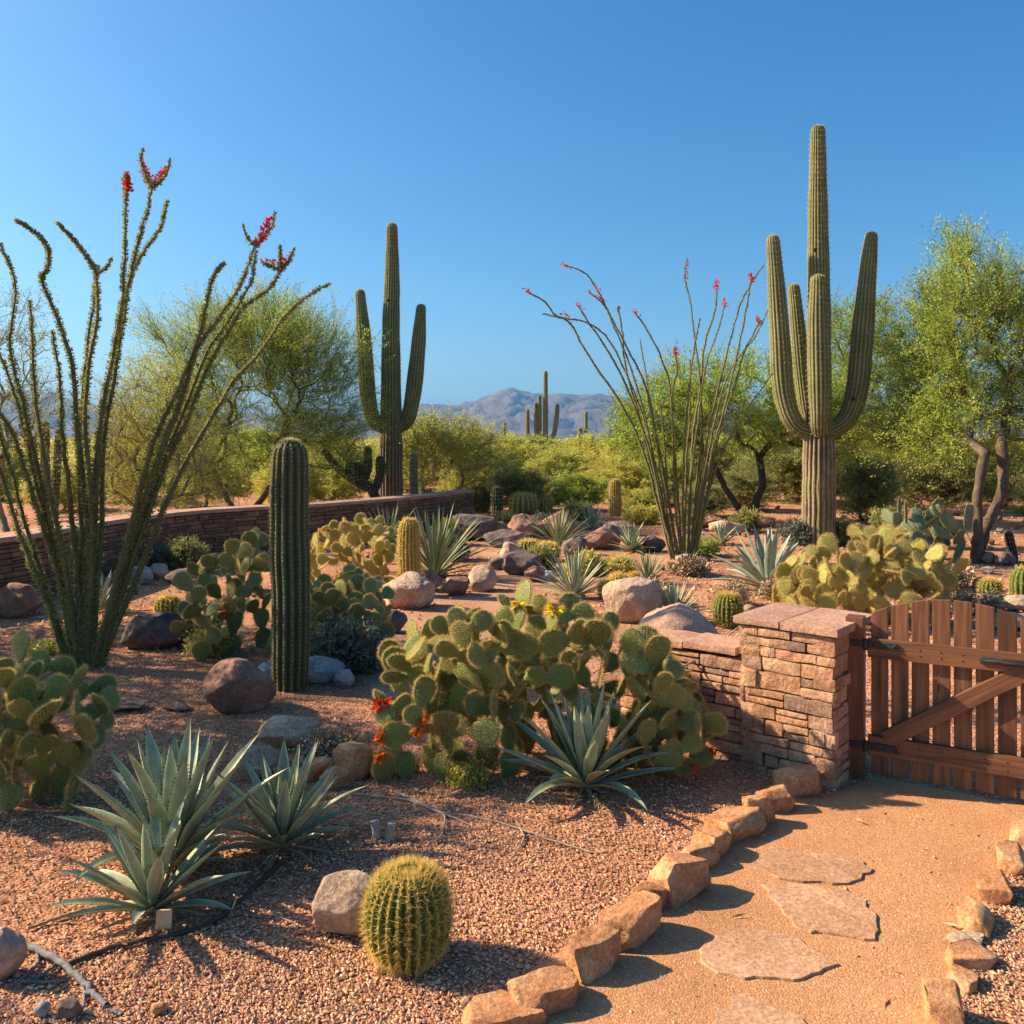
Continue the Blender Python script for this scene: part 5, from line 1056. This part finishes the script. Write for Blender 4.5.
def litter():
    rs = np.random.RandomState(5); PP = []
    for (px, py, r_, n) in ((172, 868, .42, 260), (152, 915, .32, 200), (282, 850, .36, 240), (585, 790, .42, 420), (500, 760, .75, 500), (672, 765, .4, 200), (25, 800, .5, 300), (84, 668, .45, 300), (330, 760, .4, 150), (735, 610, .4, 160), (770, 600, .6, 200)):
        p = at(px, py); q_ = np.c_[p.x + rs.normal(size=n) * r_ * .6, p.y + rs.normal(size=n) * r_ * .45 - r_ * .15, .006 + .02 * rs.rand(n)]; PP.append(q_)
    PP.append(np.c_[rs.uniform(-3.5, 3, 900), rs.uniform(2.8, 9, 900), .01 + .008 * rs.rand(900)]); PP = np.concatenate(PP); n = len(PP); d = rs.normal(size=(n, 3)) * [1, 1, .25] + [0, 0, .1]; g = G()
    leafs(g, PP, d, .02 + .07 * rs.rand(n) ** 3, .0022 + .003 * rs.rand(n), 0, .6 + .7 * rs.rand(n, 1) * np.array([[1, .95, .85]]), rs); o = g.obj('leaf_litter', M['deadleaf'], smooth=False); tag(o, kind='stuff')
litter()
# ---------------------------------------------------------------- small things on the ground
def wire(name, label, cat, strands, rads, m, seed=1, seg=7):
    g = G(); base = at(*strands[0][0])
    for s, r_ in zip(strands, rads):
        pts = [at(p[0], p[1], (p[2] if len(p) > 2 else .012)) - base for p in s]; pp = smooth_path(pts, 30); rs = np.random.RandomState(seed); pp[1:-1] += rs.normal(size=(len(pp) - 2, 3)) * r_[0] * .25; tube(g, pp, np.linspace(r_[0], r_[1], len(pp)), seg)
    o = g.obj(name, M[m]); o.location = base; tag(o, label, cat); return o
wire('irrigation_hose', 'thin dark drip irrigation hose lying across the gravel under the agaves', 'hose', [[(60, 966), (110, 948), (160, 937), (205, 926), (240, 900), (275, 868), (290, 858)]], [(.010, .010)], 'hose')
wire('fallen_branch', 'blue grey fallen branch with side twigs in the lower left', 'branch', [[(8, 932, .02), (28, 945, .02), (50, 955, .03), (72, 972, .03), (90, 990, .02), (106, 1005, .01)], [(38, 950), (36, 965), (20, 980), (4, 988)], [(84, 984), (84, 1000), (82, 1012)], [(30, 982), (52, 968), (60, 958)], [(25, 981), (50, 982), (66, 980)], [(108, 1010), (122, 1014)]], [(.013, .009), (.007, .004), (.005, .003), (.006, .004), (.004, .003), (.006, .005)], 'bluewood')
wire('dead_branch', 'long bleached dead branch lying on the sunlit gravel', 'branch', [[(342, 792), (375, 796), (408, 800), (440, 812), (470, 816), (505, 824), (545, 838), (592, 852)], [(398, 792), (410, 798), (440, 812), (445, 820), (440, 838), (430, 842)], [(440, 812), (455, 818), (468, 824)], [(520, 828), (524, 838), (516, 852), (508, 862)]], [(.005, .003), (.007, .004), (.005, .002), (.005, .002)], 'deadwood')
wire('dry_twig', 'thin pale arched twig at the left edge behind the prickly pear', 'twig', [[(-4, 702, .05), (6, 684, .12), (30, 676, .14)]], [(.004, .003)], 'deadwood')
wire('dead_stalk', 'pale bent dead stalk crossing the low wall in front of the golden barrel', 'stalk', [[(680, 668, .5), (712, 650, .56), (738, 628, .62), (756, 622, .64)]], [(.006, .004)], 'deadwood')
wire('dry_twig', 'straight dry leaf stalk on the gravel left of the front agave', 'twig', [[(28, 928), (70, 914), (110, 905), (140, 902, .05)]], [(.006, .009)], 'deadleaf')
b = at(163, 935); g = G(); rbox(g, (-.028, -.006, .02), (.028, .006, .085), 0, None, .004); tg = empty('plant_tag', b, .1); tag(tg, 'small blank tan plant tag on a short stake at the front agave', 'plant tag'); tg.rotation_euler = (R(-14), 0, .1)
g.obj('plate', M['tagwood'], tg); g = G(); tube(g, [(0, .010, -.03), (0, .010, .05)], .004, 6); g.obj('stake', M['deadwood'], tg)
for (px, py, lab, tl) in ((377, 838, 'pale upright short pipe stub standing in the gravel', -.2), (389, 839, 'greyer of the two short pipe stubs in the gravel', .3)):
    b = at(px, py); g = G(); pts = np.array([(0, 0, -.01), (tl * .02, 0, .04), (tl * .05, 0, .075)]); V, q_ = tube_arrays(pts, [.022, .019, .021], 14); g.add(V, q_)
    V, q_ = tube_arrays(np.array([pts[2], pts[2] + [0, 0, .0005], pts[1]]), [.0208, .015, .013], 14); g.add(V, q_); o = g.obj('pipe_stub', M['concrete']); o.location = b; tag(o, lab, 'pipe stub', 'pipe stubs')

# small loose stones scattered in the garden
rs_ = random.Random(99); protoR = [rock_mesh(500 + k, (1, .85, .6), .6, M[m_], 3, .05, 'loose_stone') for k, m_ in enumerate(('rock_red', 'rock_tan', 'rock_dark', 'rock_red'))]
cnt = 0
while cnt < 150:
    Yv = rs_.uniform(7.5, 24); x = rs_.uniform(-.57, .57) * Yv; px = 512 + x / Yv * F; py = HZ + EYE * F / Yv
    if 380 < px < 620 and 555 < py < 680 and rs_.random() < .9: continue
    if px < 300 and py < 540 or inpoly(np.array([x]), np.array([Yv]), MP)[0]: continue
    s = rs_.uniform(.05, .2) * (1 if rs_.random() < .85 else 1.6); o = link('loose_stone', rs_.choice(protoR)); o.location = (x, Yv, 0); o.scale = (s, s, s); o.rotation_euler = (0, 0, rs_.uniform(0, 6.28))
    tag(o, 'small reddish brown loose stone scattered over the gravel beds', 'stone', 'loose stones scattered over the gravel'); cnt += 1

# ---------------------------------------------------------------- haze
HAZE = True
if HAZE:
    g = G(); x0, x1, y0, y1, z0, z1 = -9500, 13500, -40, 12200, -1.0, 520
    V = [(x, y, z) for z in (z0, z1) for (x, y) in ((x0, y0), (x1, y0), (x1, y1), (x0, y1))]; g.add(V, [(3, 2, 1, 0), (4, 5, 6, 7), (0, 1, 5, 4), (1, 2, 6, 5), (2, 3, 7, 6), (3, 0, 4, 7)])
    m = bpy.data.materials.new('air_haze'); m.use_nodes = True; N = m.node_tree.nodes; N.remove(N['Principled BSDF']); pv = N.new('ShaderNodeVolumePrincipled')
    pv.inputs['Density'].default_value = 9e-5; pv.inputs['Color'].default_value = (.19, .50, 1, 1); pv.inputs['Anisotropy'].default_value = .2
    m.node_tree.links.new(pv.outputs[0], N['Material Output'].inputs['Volume']); o = g.obj('haze', m, smooth=False); tag(o, kind='stuff')
